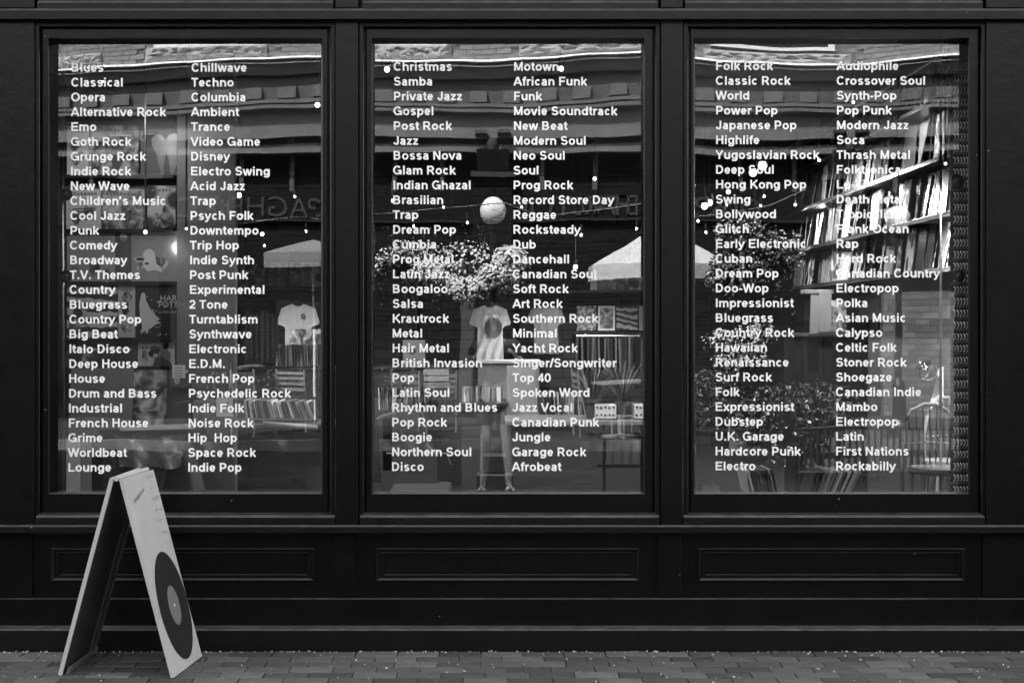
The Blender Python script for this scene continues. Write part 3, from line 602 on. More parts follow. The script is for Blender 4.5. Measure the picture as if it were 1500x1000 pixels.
for px, py, w_, h_, lab in ((262,544,19,19,'square white price note taped above the record bin'),(329,596,24,28,'white price note stuck to the clear divider beside the pillar')):
    nt_ = MB().box(I(px-w_/2,0,8.75).x, I(px+w_/2,0,8.75).x, 8.75-D, 8.75-D+.002, I(0,py+h_/2,8.75).z, I(0,py-h_/2,8.75).z).build('price_note', M['paper']); tag(nt_, lab, 'price note', 'white price notes')
    for k in range(4): shape(nt_, [(px-6,py-6+k*4),(px+5,py-6+k*4),(px+5,py-5+k*4),(px-6,py-5+k*4)], 8.75, M['greyink'], 'writing')
dv = MB().obox(I(337,560,8.7), .006, .02, .26, (0,R(4),0)).build('clear_divider', M['chrome']); tag(dv, 'bright upright edge of a clear plastic divider right of the pillar', 'divider')
# right table of left window with a row of records
tb = thing('record_table', 'grey fronted table with a long bin of leaning records in the left window', 'table', (I(375,0,9.9).x, 3.0, 0))
Zt = 9.9
MB().box(I(281,0,Zt).x, I(520,0,Zt).x, Zt-D, Zt-D+1.0, 0, I(0,632,Zt).z).build('table_front', mat('table_grey', .07, .5, var=.3), tb)
MB().obox(((I(281,0,Zt).x+I(520,0,Zt).x)/2, Zt-D+.25, I(0,625,Zt).z), I(520,0,Zt).x-I(281,0,Zt).x, .6, .04).build('table_top', M['wood'], tb, bevel=.006)
MB().tube([I(385,621,Zt-.08), I(465,627,Zt-.08)], .022, 10).build('front_rail', M['wood2'], tb, smooth=True)
mesh_ = [MB().box(-.0018*k,.0018*k,0,.3,0,.155).build('tmp', M['ink'], loc=(0,0,0)) for k in (1,2,3)]
meshes = [o.data for o in mesh_]
for o in mesh_: bpy.data.objects.remove(o)
def row(px0, px1, pyb, Z, h, label, par_cat, leanf, step=3.3):
    rt = thing('record_row', label, 'records', tuple(I((px0+px1)/2, pyb, Z)), 'rows of upright records')
    px = px0; base = Vector(rt.location)
    while px < px1:
        me = meshes[random.randrange(3)].copy(); me.materials.clear(); me.materials.append(SPINE[random.randrange(3)])
        o = bpy.data.objects.new('record', me); COL.objects.link(o); o.parent = rt
        p_ = I(px, pyb, Z); o.location = p_-base; o.scale = (1.4, 1, h/.155*random.uniform(.93,1.03)); o.rotation_euler = (0, leanf(px), 0)
        px += random.uniform(.7,1.3)*step
    return rt
row(362, 466, 612, Zt+.1, .12, 'row of leaning record spines on the grey table in the left window', '', lambda p: -R(8+16*(p-362)/100), 3.6)
row(1186, 1246, 724, 9.2, .16, 'fanned records standing low in a floor crate in the right window', '', lambda p: R(18+8*(p-1186)/60), 3.4)
row(1098, 1142, 724, 9.3, .16, 'small fanned bunch of records low at the middle of the right window', '', lambda p: R(-12), 5)
row(380, 470, 536, 14.1, .2, 'dim row of record spines on the low counter behind the left window', '', lambda p: R(random.uniform(-6,6)), 2.6)
row(556, 640, 600, 13.2, .2, 'row of record spines behind the armchair in the middle window', '', lambda p: R(random.uniform(-5,5)), 3.0)
row(748, 868, 614, 12.0, .22, 'long row of record spines behind the display table', '', lambda p: R(-4+8*math.sin(p*.1)), 3.2)
row(678, 738, 589, 11.2, .11, 'short row of record spines on the dark crate in the middle window', '', lambda p: R(random.uniform(-4,4)), 2.6)
# back-wall shelves with sleeves
Zk = 18.2
for (a_, b_, py, lab) in ((345,545,422,'long black wall shelf of bright sleeves behind the left window'),(770,1060,426,'long black wall shelf high behind the middle window'),(840,960,486,'lower wall shelf with three framed sleeves behind the middle window')):
    sh = thing('wall_shelf', lab, 'shelf', tuple(I((a_+b_)/2, py+3, Zk)), 'black wall shelves')
    MB().box(I(a_,0,Zk).x, I(b_,0,Zk).x, Zk-D-.1, 11.6, I(0,py+3,Zk).z, I(0,py,Zk).z).build('board', M['shelf'], sh)
    for e_ in (a_+20, b_-20): MB().box(I(e_,0,Zk).x-.015, I(e_,0,Zk).x+.015, Zk-D-.05, 11.6, I(0,py+12,Zk).z, I(0,py+3,Zk).z).build('bracket', M['black'], sh)
for (x0,x1,art,lab) in ((352,388,0,'dim patterned sleeve left on the long shelf'),(393,421,1,'grey sleeve on the long shelf right of the dim one'),(424,440,3,'busy printed sleeve on the long shelf'),(441,459,4,'bright white sleeve with a turbaned portrait on the long shelf'),(460,474,0,'patterned sleeve right of the portrait on the long shelf')):
    o = sleeve(x0,384,x1,420,Zk-.05,art,lab,'sleeves on the long back shelf')
    if art == 4: blob(o,450,403,5,8,Zk-.05,M['pgrey'],jag=.05); blob(o,450,393,7,6,Zk-.05,M['greyink'],jag=.1,dz=.004); blob(o,450,410,2,1.5,Zk-.05,M['ink'],dz=.005)
for (x0,x1,art,lab) in ((877,915,1,'sleeve with pale sweeping shapes on the high shelf'),(916,950,0,'sleeve with light blotches right on the high shelf')):
    sleeve(x0,405,x1,425,Zk-.05,art,lab,'sleeves on the high shelf behind the middle window')
sleeve(865,398,875,425,Zk-.1,4,'narrow bright sleeve at the left end of the high shelf','sleeves on the high shelf behind the middle window')
for (x0,x1,art,lab,fr_) in ((845,873,3,'dark printed sleeve left on the lower shelf',0),(876,901,1,'sleeve in a thick white frame on the lower shelf',1),(903,934,2,'sleeve with white scrawl right on the lower shelf',0),(936,960,5,'grey sleeve at the far right of the lower shelf',0)):
    o = sleeve(x0,448,x1,484,Zk-.06,art,lab,'sleeves on the lower shelf behind the middle window')
    if fr_:
        q = MB(); d0 = Zk-.06-D-.002
        rc = lambda i_, e_=0: [P(x0+i_,448+i_,d0-e_),P(x1-i_,448+i_,d0-e_),P(x1-i_,484-i_,d0-e_),P(x0+i_,484-i_,d0-e_)]
        q.loops([rc(0), rc(0,.01), rc(3,.01), rc(3)]).build('white_frame', M['white'], o)
# T-shirts
def tee(cx, top, w_, h_, Z, m, label, disc_):
    root = thing('t_shirt', label, 't-shirt', tuple(I(cx, top+h_, Z)), 't-shirts hung on the back wall')
    sx = w_/60; sy = h_/80
    outl = [(-8,0),(-14,2),(-24,6),(-31,27),(-21,31),(-18,26),(-18,52),(-20,80),(0,81),(20,80),(18,52),(18,26),(21,31),(31,27),(24,6),(14,2),(8,0),(4,3),(0,4),(-4,3)]
    vs = []; 
    def pt(x, y, o_): 
        q_ = I(cx+x*sx, top+y*sy, Z); q_.y += o_ - .03*math.cos(x*.05)+.02*math.sin(x*.5+y*.09+math.sin(y*.11)*1.2)*(.3+y/80); return q_
    q = MB(); n = len(outl)
    # cloth body as a grid between left and right outline, so folds shade
    import bisect
    NY, NX = 26, 16; grid = []
    def span(y):
        left = [(-8,0),(-24,6),(-31,27),(-21,31),(-18,33),(-18,52),(-20,80)]
        if y < 6: return 8+(24-8)*y/6
        if y < 27: return 24+(31-24)*(y-6)/21
        if y < 31: return 31-(31-19)*(y-27)/4*.98
        return 18+2*(y-31)/49
    for j in range(NY+1):
        y = 80*j/NY; s_ = span(y)
        for i in range(NX+1):
            x = -s_+2*s_*i/NX; yy = y + (3.5*(1-(x/8)**2) if y < 1 and abs(x) < 8 else 0)
            grid.append(pt(x, yy, 0))
    f_ = [(j*(NX+1)+i, j*(NX+1)+i+1, (j+1)*(NX+1)+i+1, (j+1)*(NX+1)+i) for j in range(NY) for i in range(NX)]
    q.add(grid, f_); q.add([p+Vector((0,.025,0)) for p in grid], [tuple(reversed(x_)) for x_ in f_])
    q.build('cloth', m, root, smooth=True)
    MB().tube([I(cx-10*sx,top+1,Z), I(cx,top-6,Z), I(cx+10*sx,top+1,Z)], .006, 5).build('hanger', M['black'], root)
    if disc_:
        for r_, mm, dz in ((disc_[2],M['dgrey'],.055),(disc_[2]*.3,M['pgrey'],.058)): blob(root, disc_[0], disc_[1], r_*.85, r_, Z, mm, 20, 0, 'record_print', dz)
tee(718,447,60,82,17.6,M['tee'],'white t-shirt with large round record print behind the middle window',(723,480,15))
tee(800,448,56,70,17.7,M['tee2'],'plain grey t-shirt hanging right of the printed one',None)
tee(437,445,62,86,17.5,M['tee'],'white t-shirt with small chest logo behind the left window',(444,463,4))
q = I(445,505,17.0); o = sleeve(424,482,474,518,17.0,1,'dark framed picture covering the lower part of the left t-shirt','framed pictures',cat='picture',name='framed_picture')
# thick books / box spines by the pillar
bs_ = thing('book_row', 'row of thick dark box sets with pale spine lettering right of the pillar', 'box sets', tuple(I(380,530,14)))
for i, px in enumerate((358,365,373,381,389,397)):
    o = MB().box(I(px,0,14).x, I(px+6,0,14).x, 14-D, 14-D+.2, I(0,531+i%2,14).z, I(0,455+4*(i%3),14).z).build('box_set', SPINE[2], bs_)
    q = MB()
    for k in range(12): q.obox(I(px+3, 462+k*5.4, 13.995), .012, .003, random.uniform(.008,.02))
    q.build('spine_print', M['greyink'], o)
# record counter along the back under the shelf
def counter(px0, px1, pyt, pyb, Z, dep, label, mtop, mbody, name='counter', cat='counter'):
    r_ = thing(name, label, cat, ((I(px0,0,Z).x+I(px1,0,Z).x)/2, Z-D, 0))
    zt = I(0,pyt,Z).z
    MB().box(I(px0,0,Z).x, I(px1,0,Z).x, Z-D, Z-D+dep, 0 if pyb is None else I(0,pyb,Z).z, zt-.03).build('body', mbody, r_, bevel=.004)
    MB().box(I(px0-2,0,Z).x, I(px1+2,0,Z).x, Z-D-.03, Z-D+dep, zt-.03, zt).build('top', mtop, r_, bevel=.004)
    return r_
counter(345,520,537,None,14.2,.8,'low counter behind the table of leaning records in the left window',M['wood2'],M['wood'])
counter(545,620,537,None,15,.6,'dark side counter at the left of the middle window',M['wood'],M['dgrey'])
counter(676,742,590,None,11.0,.6,'dark record crate stand in the middle window',M['shelf'],M['wood'],'crate_stand','crate')
counter(742,960,616,None,10.4,.7,'long pale topped display table at the right of the middle window',M['wood2'],M['dgrey'],'display_table','table')
counter(600,690,535,None,14,.6,'low shelf unit holding the stacked boxes',M['wood'],M['dgrey'])
counter(700,790,528,None,16.5,.6,'pale counter right below the printed t-shirt',M['paper'],M['grey'])
for (x0,y0,x1,y1,Z,mm,lab) in ((620,541,658,549,12.5,M['grey'],'top grey box of the stack of three'),(621,551,658,558,12.5,M['grey'],'middle grey box of the stack of three'),(620,560,659,568,12.5,M['card'],'bottom pale box of the stack of three'),
    (707,668,741,690,9.3,M['dgrey'],'small grey carton on top of the larger floor box'),(698,696,752,740,9.2,M['dgrey'],'larger floor box under the grey carton in the middle window'),
    (590,498,622,538,12.6,M['card'],'pale upright board box with round hole left of the boxes'),(872,593,903,613,10.5,M['paper'],'white carton printed with black arrows on the display table'),(930,593,958,613,10.5,M['paper'],'white arrow printed carton at the table end near the window frame'),
    (1180,424,1222,430,13,M['wood2'],'short pale wooden wall shelf in the right window'),(560,612,575,690,9.6,M['grey'],'narrow grey upright board by the armchair')):
    o = MB().box(I(x0,0,Z).x, I(x1,0,Z).x, Z-D, Z-D+.22, I(0,y1,Z).z, I(0,y0,Z).z).build('box', mm, bevel=.004); tag(o, lab, 'box', 'boxes in the shop')
    if mm is M['paper']:
        for k in range(10): 
            cx_, cy_ = x0+3+(k%5)*6, y0+4+(k//5)*11
            if cx_ < x1-2: shape(o, [(cx_-2,cy_-2),(cx_+2,cy_),(cx_-2,cy_+2)] if k%2 else [(cx_-2,cy_-2),(cx_+2,cy_-2),(cx_,cy_+2)], Z, M['ink'], 'arrow_print')
    if y0 == 498: blob(o, 604, 514, 5, 5, Z, M['ink'], name='hole')
pn = thing('white_column', 'pale narrow column at the centre of the middle window', 'column', (I(764,0,11.6).x, 4.7, 0))
MB().box(I(742,0,11.6).x, I(785,0,11.6).x, 11.6-D, 11.6-D+.2, 0, I(0,536,11.6).z).build('shaft', M['grey'], pn, bevel=.004)
# slatted clothes rack
rk = thing('slatted_rack', 'tall dark rack of hanging clothes under the framed sleeves', 'clothes rack', tuple(I(890,545,16)))
MB().tube([I(845,492,16), I(938,492,16)], .012, 6).build('rail', M['metal'], rk)
for i in range(22): MB().obox(I(848+i*4.1, 518+random.uniform(-1,2), 16), .02, .34, .36, (0,R(random.uniform(-2,2)),R(random.uniform(-20,20)))).build('garment', [M['dgrey'],M['cloth_grey'],M['black']][i%3], rk)
# armchair
ac = thing('armchair', 'upholstered armchair with pale piping at the lower left of the middle window', 'armchair', (I(596,0,9.6).x, 2.9, 0))
prof = [(552,613),(560,609),(585,602),(605,600),(618,604),(624,620),(626,650),(640,664),(640,760),(562,760),(558,700),(553,650)]
q = MB(); q.loops([[I(x,y,9.75) for x,y in prof],[I(x,y,9.6) for x,y in prof]], True); q.add([I(x,y,9.75) for x,y in prof],[tuple(range(len(prof)))]); q.build('back', mat('upholstery', .12, .7, var=.3), ac, bevel=.01)
MB().tube([I(x,y,9.59) for x,y in prof[:7]], .006, 6).build('piping', M['wicker'], ac)
MB().box(I(572,0,9.4).x, I(660,0,9.4).x, 2.2, 2.75, .25, .48).build('seat', M['cloth_dark'], ac, bevel=.03)
MB().tube([I(566,664,9.3), I(600,663,9.3), I(655,664,9.3), I(660,680,9.3)], .007, 6).build('arm_piping', M['wicker'], ac)
# potted grasses on the display table
def leaves(mb, c, r, n, s, flat=1, up=0):
    for _ in range(n):
        d = Vector((random.gauss(0,1), random.gauss(0,1), random.gauss(0,1)*flat+up)).normalized(); p_ = Vector(c)+Vector((d.x*r[0],d.y*r[1],d.z*r[2]))*random.random()**.45
        a_ = Vector((random.uniform(-1,1),random.uniform(-1,1),random.uniform(-.6,.6))).normalized(); b_ = a_.orthogonal().normalized(); k_ = s*random.uniform(.6,1.3)
        mb.add([p_-a_*k_, p_+b_*k_*.45, p_+a_*k_, p_-b_*k_*.45], [(0,1,2,3)])
for px, py, lab in ((868,613,'dark spiky grass in a pot on the display table'),(912,606,'dark spiky grass right between the arrow printed cartons')):
    pt_ = thing('potted_grass', lab, 'pot plant', tuple(I(px,py,10.6)), 'potted grasses')
    MB().lathe(I(px,py,10.6), [(.04,0),(.055,.09)], 14).build('pot', M['dgrey'], pt_)
    q = MB(); c_ = I(px,py-18,10.6)
    for k in range(70):
        a_ = random.uniform(0,6.28); l_ = random.uniform(.12,.3); e_ = Vector((math.cos(a_)*.16, math.sin(a_)*.16, l_)); s_ = Vector((.004,0,0))
        q.add([c_-s_, c_+s_, c_+e_*.6+Vector((0,0,.03))+s_, c_+e_*.6+Vector((0,0,.03))-s_, c_+e_+s_*.2, c_+e_-s_*.2], [(0,1,2,3),(3,2,4,5)])
    q.build('blades', M['leaf'], pt_)
# slat back chair right of middle window
sc_ = thing('slat_chair', 'white slatted chair under the display table near the right frame', 'chair', (I(912,0,9.4).x, 2.3, 0))
for i in range(4): MB().obox(I(892+i*13, 660, 9.4), .035, .02, .17, (0,R(4),0)).build('slat', M['grey'], sc_)
MB().obox(I(912,682,9.4), .32, .03, .02).build('lower_rail', M['black'], sc_); MB().obox(I(912,640,9.4), .32, .03, .02).build('top_rail', M['black'], sc_)
MB().box(I(885,0,9.4).x, I(940,0,9.4).x, 2.1, 2.4, .38, .41).build('seat', M['black'], sc_)
for px in (885,940): MB().tube([(I(px,0,9.4).x,2.4,0),(I(px,0,9.4).x,2.4,.8)], .012, 6).build('leg', M['black'], sc_); MB().tube([(I(px,0,9.4).x,2.1,0),(I(px,0,9.4).x,2.1,.4)], .012, 6).build('leg', M['black'], sc_)

# ---- record wall in the right window: long shelves running away along the right side
XW = 2.99; Y1, Y2 = 2.3, 8.6
wr = thing('record_wall', 'long wall of black shelves full of glossy records along the right side', 'record shelves', (XW+.1, 5.4, 0))
MB().box(XW+.17, XW+.24, Y1-.05, Y2, 1.55, 3.4).build('back_board', M['wood'], wr)
shz = [1.885, 2.245, 2.625, 3.02]
for z in shz: MB().box(XW-.05, XW+.168, Y1-.05, Y2, z-.024, z).build('shelf_board', M['shelf'], wr, bevel=.003)
MB().tube([(XW-.10,Y1,3.25),(XW-.10,Y2,3.25)], .010, 8).build('ladder_rail', M['metal'], wr, smooth=True)
for z in shz: MB().tube([(XW-.058,Y1,z-.03),(XW-.058,Y2,z-.03)], .005, 5).build('label_strip', M['metal'], wr)
rows_ = 0
tall = MB().box(-.002,.002,-.155,.155,0,.31).build('tmp', M['ink'], loc=(0,0,0)); td = tall.data; bpy.data.objects.remove(tall)
shn = ['lowest','second','third','top']
cnt = 0
for si, z in enumerate(shz):
    y = Y1+.05; k = 0; hmax = (.355,.37,.385,.33)[si]
    while y < Y2-.2 and k < 74:
        # sleeves stand face out, overlapping, some turned spine out
        me = td.copy(); me.materials.clear()
        mm = random.choice([ART[0],ART[1],ART[2],ART[5],ART[5],ART[6],ART[6],ART[6],M['plastic'],M['plastic'],ART[5]]); me.materials.append(mm)
        o = bpy.data.objects.new('record_sleeve', me); COL.objects.link(o)
        o.location = (XW+.02+.10*random.random(), y, z+.001); o.rotation_euler = (R(random.uniform(-9,3)), R(random.uniform(4,12)), R(random.uniform(-24,10)))
        o.scale = (1, random.choice((.35,.6,.8,1))*random.uniform(.85,1.02), hmax/.31*random.uniform(.86,.93))
        tag(o, '%s sleeve from the window on the %s shelf of the right record wall' % (ordn(k), shn[si]), 'record sleeve', 'glossy record sleeves on the right record wall')
        y += random.uniform(.05,.105); k += 1; cnt += 1
# perforated screen
scn = thing('perforated_screen', 'tall pale screen of rows of scalloped louvres at the right edge of the window', 'screen', (I(1407,0,7.6).x, .6, 0))
Zp = 7.75
MB().box(I(1395,0,Zp).x, I(1440,0,Zp).x, Zp-D+.03, Zp-D+.035, .3, 3.3).build('back_sheet', M['dgrey'], scn)
q = MB(); q2 = MB()
for r_ in range(38):
    py = 92+r_*17.2
    q2.obox(I(1418,py+13.5,Zp-.005), .17, .02, .008)
    for c_ in range(8):
        px = 1397.5+c_*4.6
        q.tube([I(px,py+1,Zp), I(px+1.6,py+3,Zp-.02), I(px+2.2,py+6,Zp-.03), I(px+1.4,py+9,Zp-.02), I(px-.4,py+11,Zp)], .0048, 4)
stuff(q.build('louvres', M['white'], scn)); q2.build('louvre_rails', M['band'], scn)
tag(MB().ball(I(1401,267,7.6), .042, 14).build('clamp_knob', M['black'], smooth=True), 'round black clamp high on the perforated screen', 'clamp', 'black clamps on the screen')
tag(MB().ball(I(1405,404,7.6), .032, 14).build('clamp_knob', M['black'], smooth=True), 'smaller black clamp halfway down the perforated screen', 'clamp', 'black clamps on the screen')
# wicker chairs
def wchair(cx, top, wpx, Z, label):
    r_ = thing('wicker_chair', label, 'chair', (I(cx,0,Z).x, Z-D, 0), 'wicker chairs in the right window')
    w2 = wpx/2; zseat = I(0,top+88,Z).z
    arch = [(cx-w2+3, top+140),(cx-w2+1,top+95),(cx-w2,top+55),(cx-w2+4,top+28),(cx-w2+15,top+9),(cx-8,top),(cx+8,top),(cx+w2-18,top+8),(cx+w2-5,top+26),(cx+w2,top+55),(cx+w2-4,top+95),(cx+w2-8,top+140)]
    MB().tube([I(x,y,Z) for x,y in arch], .013, 8).build('back_hoop', M['wicker'], r_, smooth=True)
    for i in range(7):
        t_ = (i+1)/8; x = cx-w2+wpx*t_; yt = top+2+22*abs(t_-.5)**1.6*3
        MB().tube([I(x,yt,Z), I(cx-w2*.8+wpx*.8*t_, top+88, Z-.02)], .005, 5).build('spindle', M['dgrey'], r_)
    for dy in (58,): MB().tube([I(cx-w2,top+dy,Z), I(cx,top+dy-3,Z+.02), I(cx+w2,top+dy,Z)], .006, 5).build('cross_cane', M['wicker'], r_)
    MB().lathe((I(cx,0,Z).x, Z-D-.18, zseat-.04), [(.17,0),(.19,.02),(.19,.04)], 20).build('seat', M['wicker'], r_)
    for ax, ay in ((-.14,-.3),(.14,-.3),(-.14,-.04),(.14,-.04)): MB().tube([(I(cx,0,Z).x+ax, Z-D+ay, 0),(I(cx,0,Z).x+ax*.9, Z-D+ay, zseat-.04)], .014, 6).build('leg', M['wicker'], r_)
wchair(1362,592,84,9.4,'nearer wicker chair with arched back at the lower right of the window')
wchair(1382,582,56,10.4,'second wicker chair partly hidden behind the nearer one')
# globe lamp on pale leaning stand
gl_ = thing('mirror_lamp', 'round mirror ball lamp on a pale board above the wicker chairs', 'lamp', (I(1368,0,10.8).x, 3.8, 0))
MB().ball(I(1357,542,10.7), .078, 20).build('ball', M['chrome'], gl_, smooth=True)
MB().add([I(1360,600,10.8),I(1386,585,10.8),I(1386,537,10.8),I(1376,537,10.8),I(1360,600,10.86),I(1386,585,10.86),I(1386,537,10.86),I(1376,537,10.86)], [(0,1,2,3),(7,6,5,4),(0,4,5,1),(1,5,6,2),(2,6,7,3),(3,7,4,0)]).build('board', M['white'], gl_)
MB().box(I(1350,0,10.8).x, I(1392,0,10.8).x, 3.7, 4.0, 0, I(0,600,10.8).z).build('plinth', M['dgrey'], gl_, bevel=.006)
# sleeves & posters below the record wall
sleeve(1186,432,1199,488,12.8,5,'narrow pale sleeve leaning under the short shelf','sleeves under the record wall',tilt=R(2)); sleeve(1200,428,1218,486,12.9,5,'grey sleeve standing under the short pale shelf','sleeves under the record wall'); sleeve(1218,440,1240,486,13,1,'patterned sleeve right of the grey one under the shelf','sleeves under the record wall')
sleeve(1330,440,1366,498,12.5,4,'pale poster with a dancing figure hung below the record wall','posters below the record wall',cat='poster',name='poster'); sleeve(1370,448,1392,500,12.4,1,'second grey poster right of the dancing figure','posters below the record wall',cat='poster',name='poster')
counter(1165,1300,488,None,13.0,.5,'dark low cabinet below the record wall',M['wood'],M['black'],'cabinet','cabinet')
st = MB().box(I(1020,0,7.4).x, I(1046,0,7.4).x, .2, .203, I(0,723,7.4).z, I(0,704,7.4).z).build('window_sticker', M['greyink']); tag(st, 'small framed notice standing in the lower left corner of the right window', 'notice')
o = MB(); rc = lambda i_, e_=0: [P(1020+i_,706+i_,.199-e_),P(1045-i_,706+i_,.199-e_),P(1045-i_,721-i_,.199-e_),P(1020+i_,721-i_,.199-e_)]
o.loops([rc(0), rc(0,.004), rc(2,.004), rc(2)]).build('notice_frame', M['pgrey'], st)

# ---- lit spot lamps in the shop, plus added ones for rack and record wall
def spot(px, py, Z, r_, label, e=30, m='bulb', grp='lit ceiling spot lamps', aim=(25,0)):
    p_ = I(px, py, Z); rt = thing('spot_lamp', label, 'lamp', tuple(p_), grp)
    MB().ball(p_, r_*.8*Z/F, 12, sz=1.0).build('bulb', M[m], rt, smooth=True)
    q = MB(); q.lathe(p_+Vector((0,0,r_*Z/F*.7)), [(r_*Z/F*1.1,0),(r_*Z/F*.8,.06)], 12); q.tube([p_+Vector((0,0,r_*Z/F+.04)), Vector((p_.x,p_.y,3.42))], .006, 5); q.build('housing', M['black'], rt)
    if e:
        l = bpy.data.lights.new('lamp_light', 'SPOT'); l.energy = e*.62; l.shadow_soft_size = .05; l.spot_size = R(110); l.spot_blend = .6; lo_ = bpy.data.objects.new('lamp_light', l); COL.objects.link(lo_); lo_.parent = rt; lo_.location = (0,0,-.03-r_*Z/F); lo_.rotation_euler = (R(aim[0]), R(aim[1]), 0)
spot(1117,243,12.5,8,'brightest round spot lamp near the top of the right window',48,aim=(-25,-38)); spot(1103,253,12.9,7,'bright spot lamp just left below the brightest one',34,aim=(20,-48))
spot(1032,302,13.5,6,'bright spot lamp at the left frame of the right window',30); spot(1039,297,14,6,'bright spot lamp touching its neighbour at the left frame of the right window',0)
spot(1067,281,14,4,'small slanted spot lamp under the two bright ones',0); spot(465,154,10.5,4.5,'spot lamp high at the right edge of the left window',35)
spot(567,102,9.4,5,'spot lamp high at the left edge of the middle window',35); spot(822,101,9.6,4.5,'spot lamp high in the middle window right of centre',35)
spot(350,286,14,4.5,'spot lamp right of the pillar edge',20); spot(384,343,15.5,3.5,'small spot lamp above the bright shelf of sleeves',30); spot(871,262,15,3,'small spot lamp in the upper right of the middle window',30)
spot(213,340,9.0,3.5,'small lamp in front of the display rack',.5,aim=(50,-10)); spot(843,391,16.5,4,'round lamp over the high shelf in the middle window',25); spot(273,335,8.6,2.2,'tiny lamp in front of the pillar',0)
spot(150,120,8.5,2,'small added lamp high before the display rack',5,aim=(38,0))  # added fill lamp, brightens the sleeves on the rack
spot(1200,235,12,2.5,'small added lamp halfway along the record wall',28,aim=(20,-45)); spot(1165,300,14,2.5,'small added lamp near the far end of the record wall',24,aim=(0,-45))  # both added to brighten the far half of the record wall
spot(1316,317,9.6,3,'added lamp before the glossy record wall',50,aim=(8,-48)); spot(1385,240,9.0,2.5,'small added lamp near the front end of the record wall',26,aim=(15,-50)); spot(1250,150,10.5,2.5,'small added lamp over the top shelf of the record wall',14,aim=(0,-50))  # all three added to light the near shelves and the screen

# ------------------------------------------------------------------ the street opposite (seen mirrored in the glass)
ZO = 24.0; YO = 2*YG-(ZO-D)
def oz(py, Z=ZO): return H+(CY-py)*Z/F
def oxx(px, Z=ZO): return (px-CX)*Z/F
opp = thing('commercial_building', 'old brick commercial building with painted cornice across the street', 'building', (0, YO, 0))
MB().box(-22, 22, YO-10, YO, oz(97), 8.0).build('brick_wall', M['oppbrick'], opp)
MB().box(-22, 22, YO-10, YO-.12, 0, oz(97)).build('ground_floor_wall', M['darkbrick'], opp)
MB().xprism(-22, 22, [(YO+.26,oz(91.6)),(YO+.24,oz(91)),(YO+.20,oz(88.2)),(YO-.1,oz(88)),(YO-.1,oz(91.6))]).build('flashing', M['flash'], opp)
MB().xprism(-22, 22, [(YO+.22,oz(97.6)),(YO+.20,oz(97)),(YO+.165,oz(95)),(YO-.1,oz(95)),(YO-.1,oz(97.6))]).build('flashing', M['flash'], opp)
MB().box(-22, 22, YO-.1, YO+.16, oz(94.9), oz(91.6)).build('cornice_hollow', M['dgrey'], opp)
MB().xprism(-22, 22, [(YO+.18,oz(97.7)),(YO+.10,oz(112)),(YO-.1,oz(112)),(YO-.1,oz(97.6))]).build('cornice', M['cornice'], opp)
MB().box(-22, 22, YO-.1, YO-.02, oz(150), oz(112.1)).build('frieze', M['cornice2'], opp)
x = -9.8
den = MB().box(x-.135, x+.135, YO-.019, YO+.08, oz(147), oz(130)).build('dentil', M['cornice'], opp, loc=(x, YO-.019, oz(147)))
while x < 9.8:
    x += .53; c_ = den.copy(); COL.objects.link(c_); c_.location = (x, -.019, oz(147))
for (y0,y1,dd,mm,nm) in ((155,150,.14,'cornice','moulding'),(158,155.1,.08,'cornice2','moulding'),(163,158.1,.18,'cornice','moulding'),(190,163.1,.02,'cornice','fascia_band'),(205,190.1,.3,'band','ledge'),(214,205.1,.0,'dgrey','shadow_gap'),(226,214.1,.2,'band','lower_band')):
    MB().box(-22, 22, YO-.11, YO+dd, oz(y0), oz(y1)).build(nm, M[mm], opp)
x = -9.9
while x < 9.8:      # panel joints, small brackets and transom bars
    x += .82; MB().box(x-.05, x+.05, YO-.02, YO+.19, oz(213), oz(205.2)).build('bracket', M['cornice2'], opp)
    MB().box(x-.035, x+.035, YO-.119, YO-.06, oz(279), oz(228)).build('transom_bar', M['cornice2'], opp)
    MB().box(x+.38, x+.393, YO+.0, YO+.026, oz(190), oz(163.2)).build('panel_batten', M['cornice'], opp)
# rock faced sills, windows above them
def sill(px0, px1, py0, py1):
    x0, x1, z0, z1 = oxx(px0), oxx(px1), oz(py1), oz(py0); n = 26; mm = 6; vv = []
    for j in range(mm+1):
        for i in range(n+1):
            e = min(i, n-i, j, mm-j); k = 0 if e == 0 else .05+random.uniform(-.035,.05)
            vv.append((x0+(x1-x0)*i/n, YO+.06+k, z0+(z1-z0)*j/mm+random.uniform(-.012,.012)*(e > 0)))
    q = MB(); q.add(vv, [(j*(n+1)+i,j*(n+1)+i+1,(j+1)*(n+1)+i+1,(j+1)*(n+1)+i) for j in range(mm) for i in range(n)]); q.box(x0,x1,YO-.05,YO+.059,z0,z1)
    q.build('stone_sill', M['stone'], opp)
for a_, b_ in ((-290,-80),(55,140),(205,385),(505,662),(755,946),(1043,1240),(1400,1600)): sill(a_, b_, 66 if a_ < 1000 else 72, 85 if a_ < 1000 else 89)
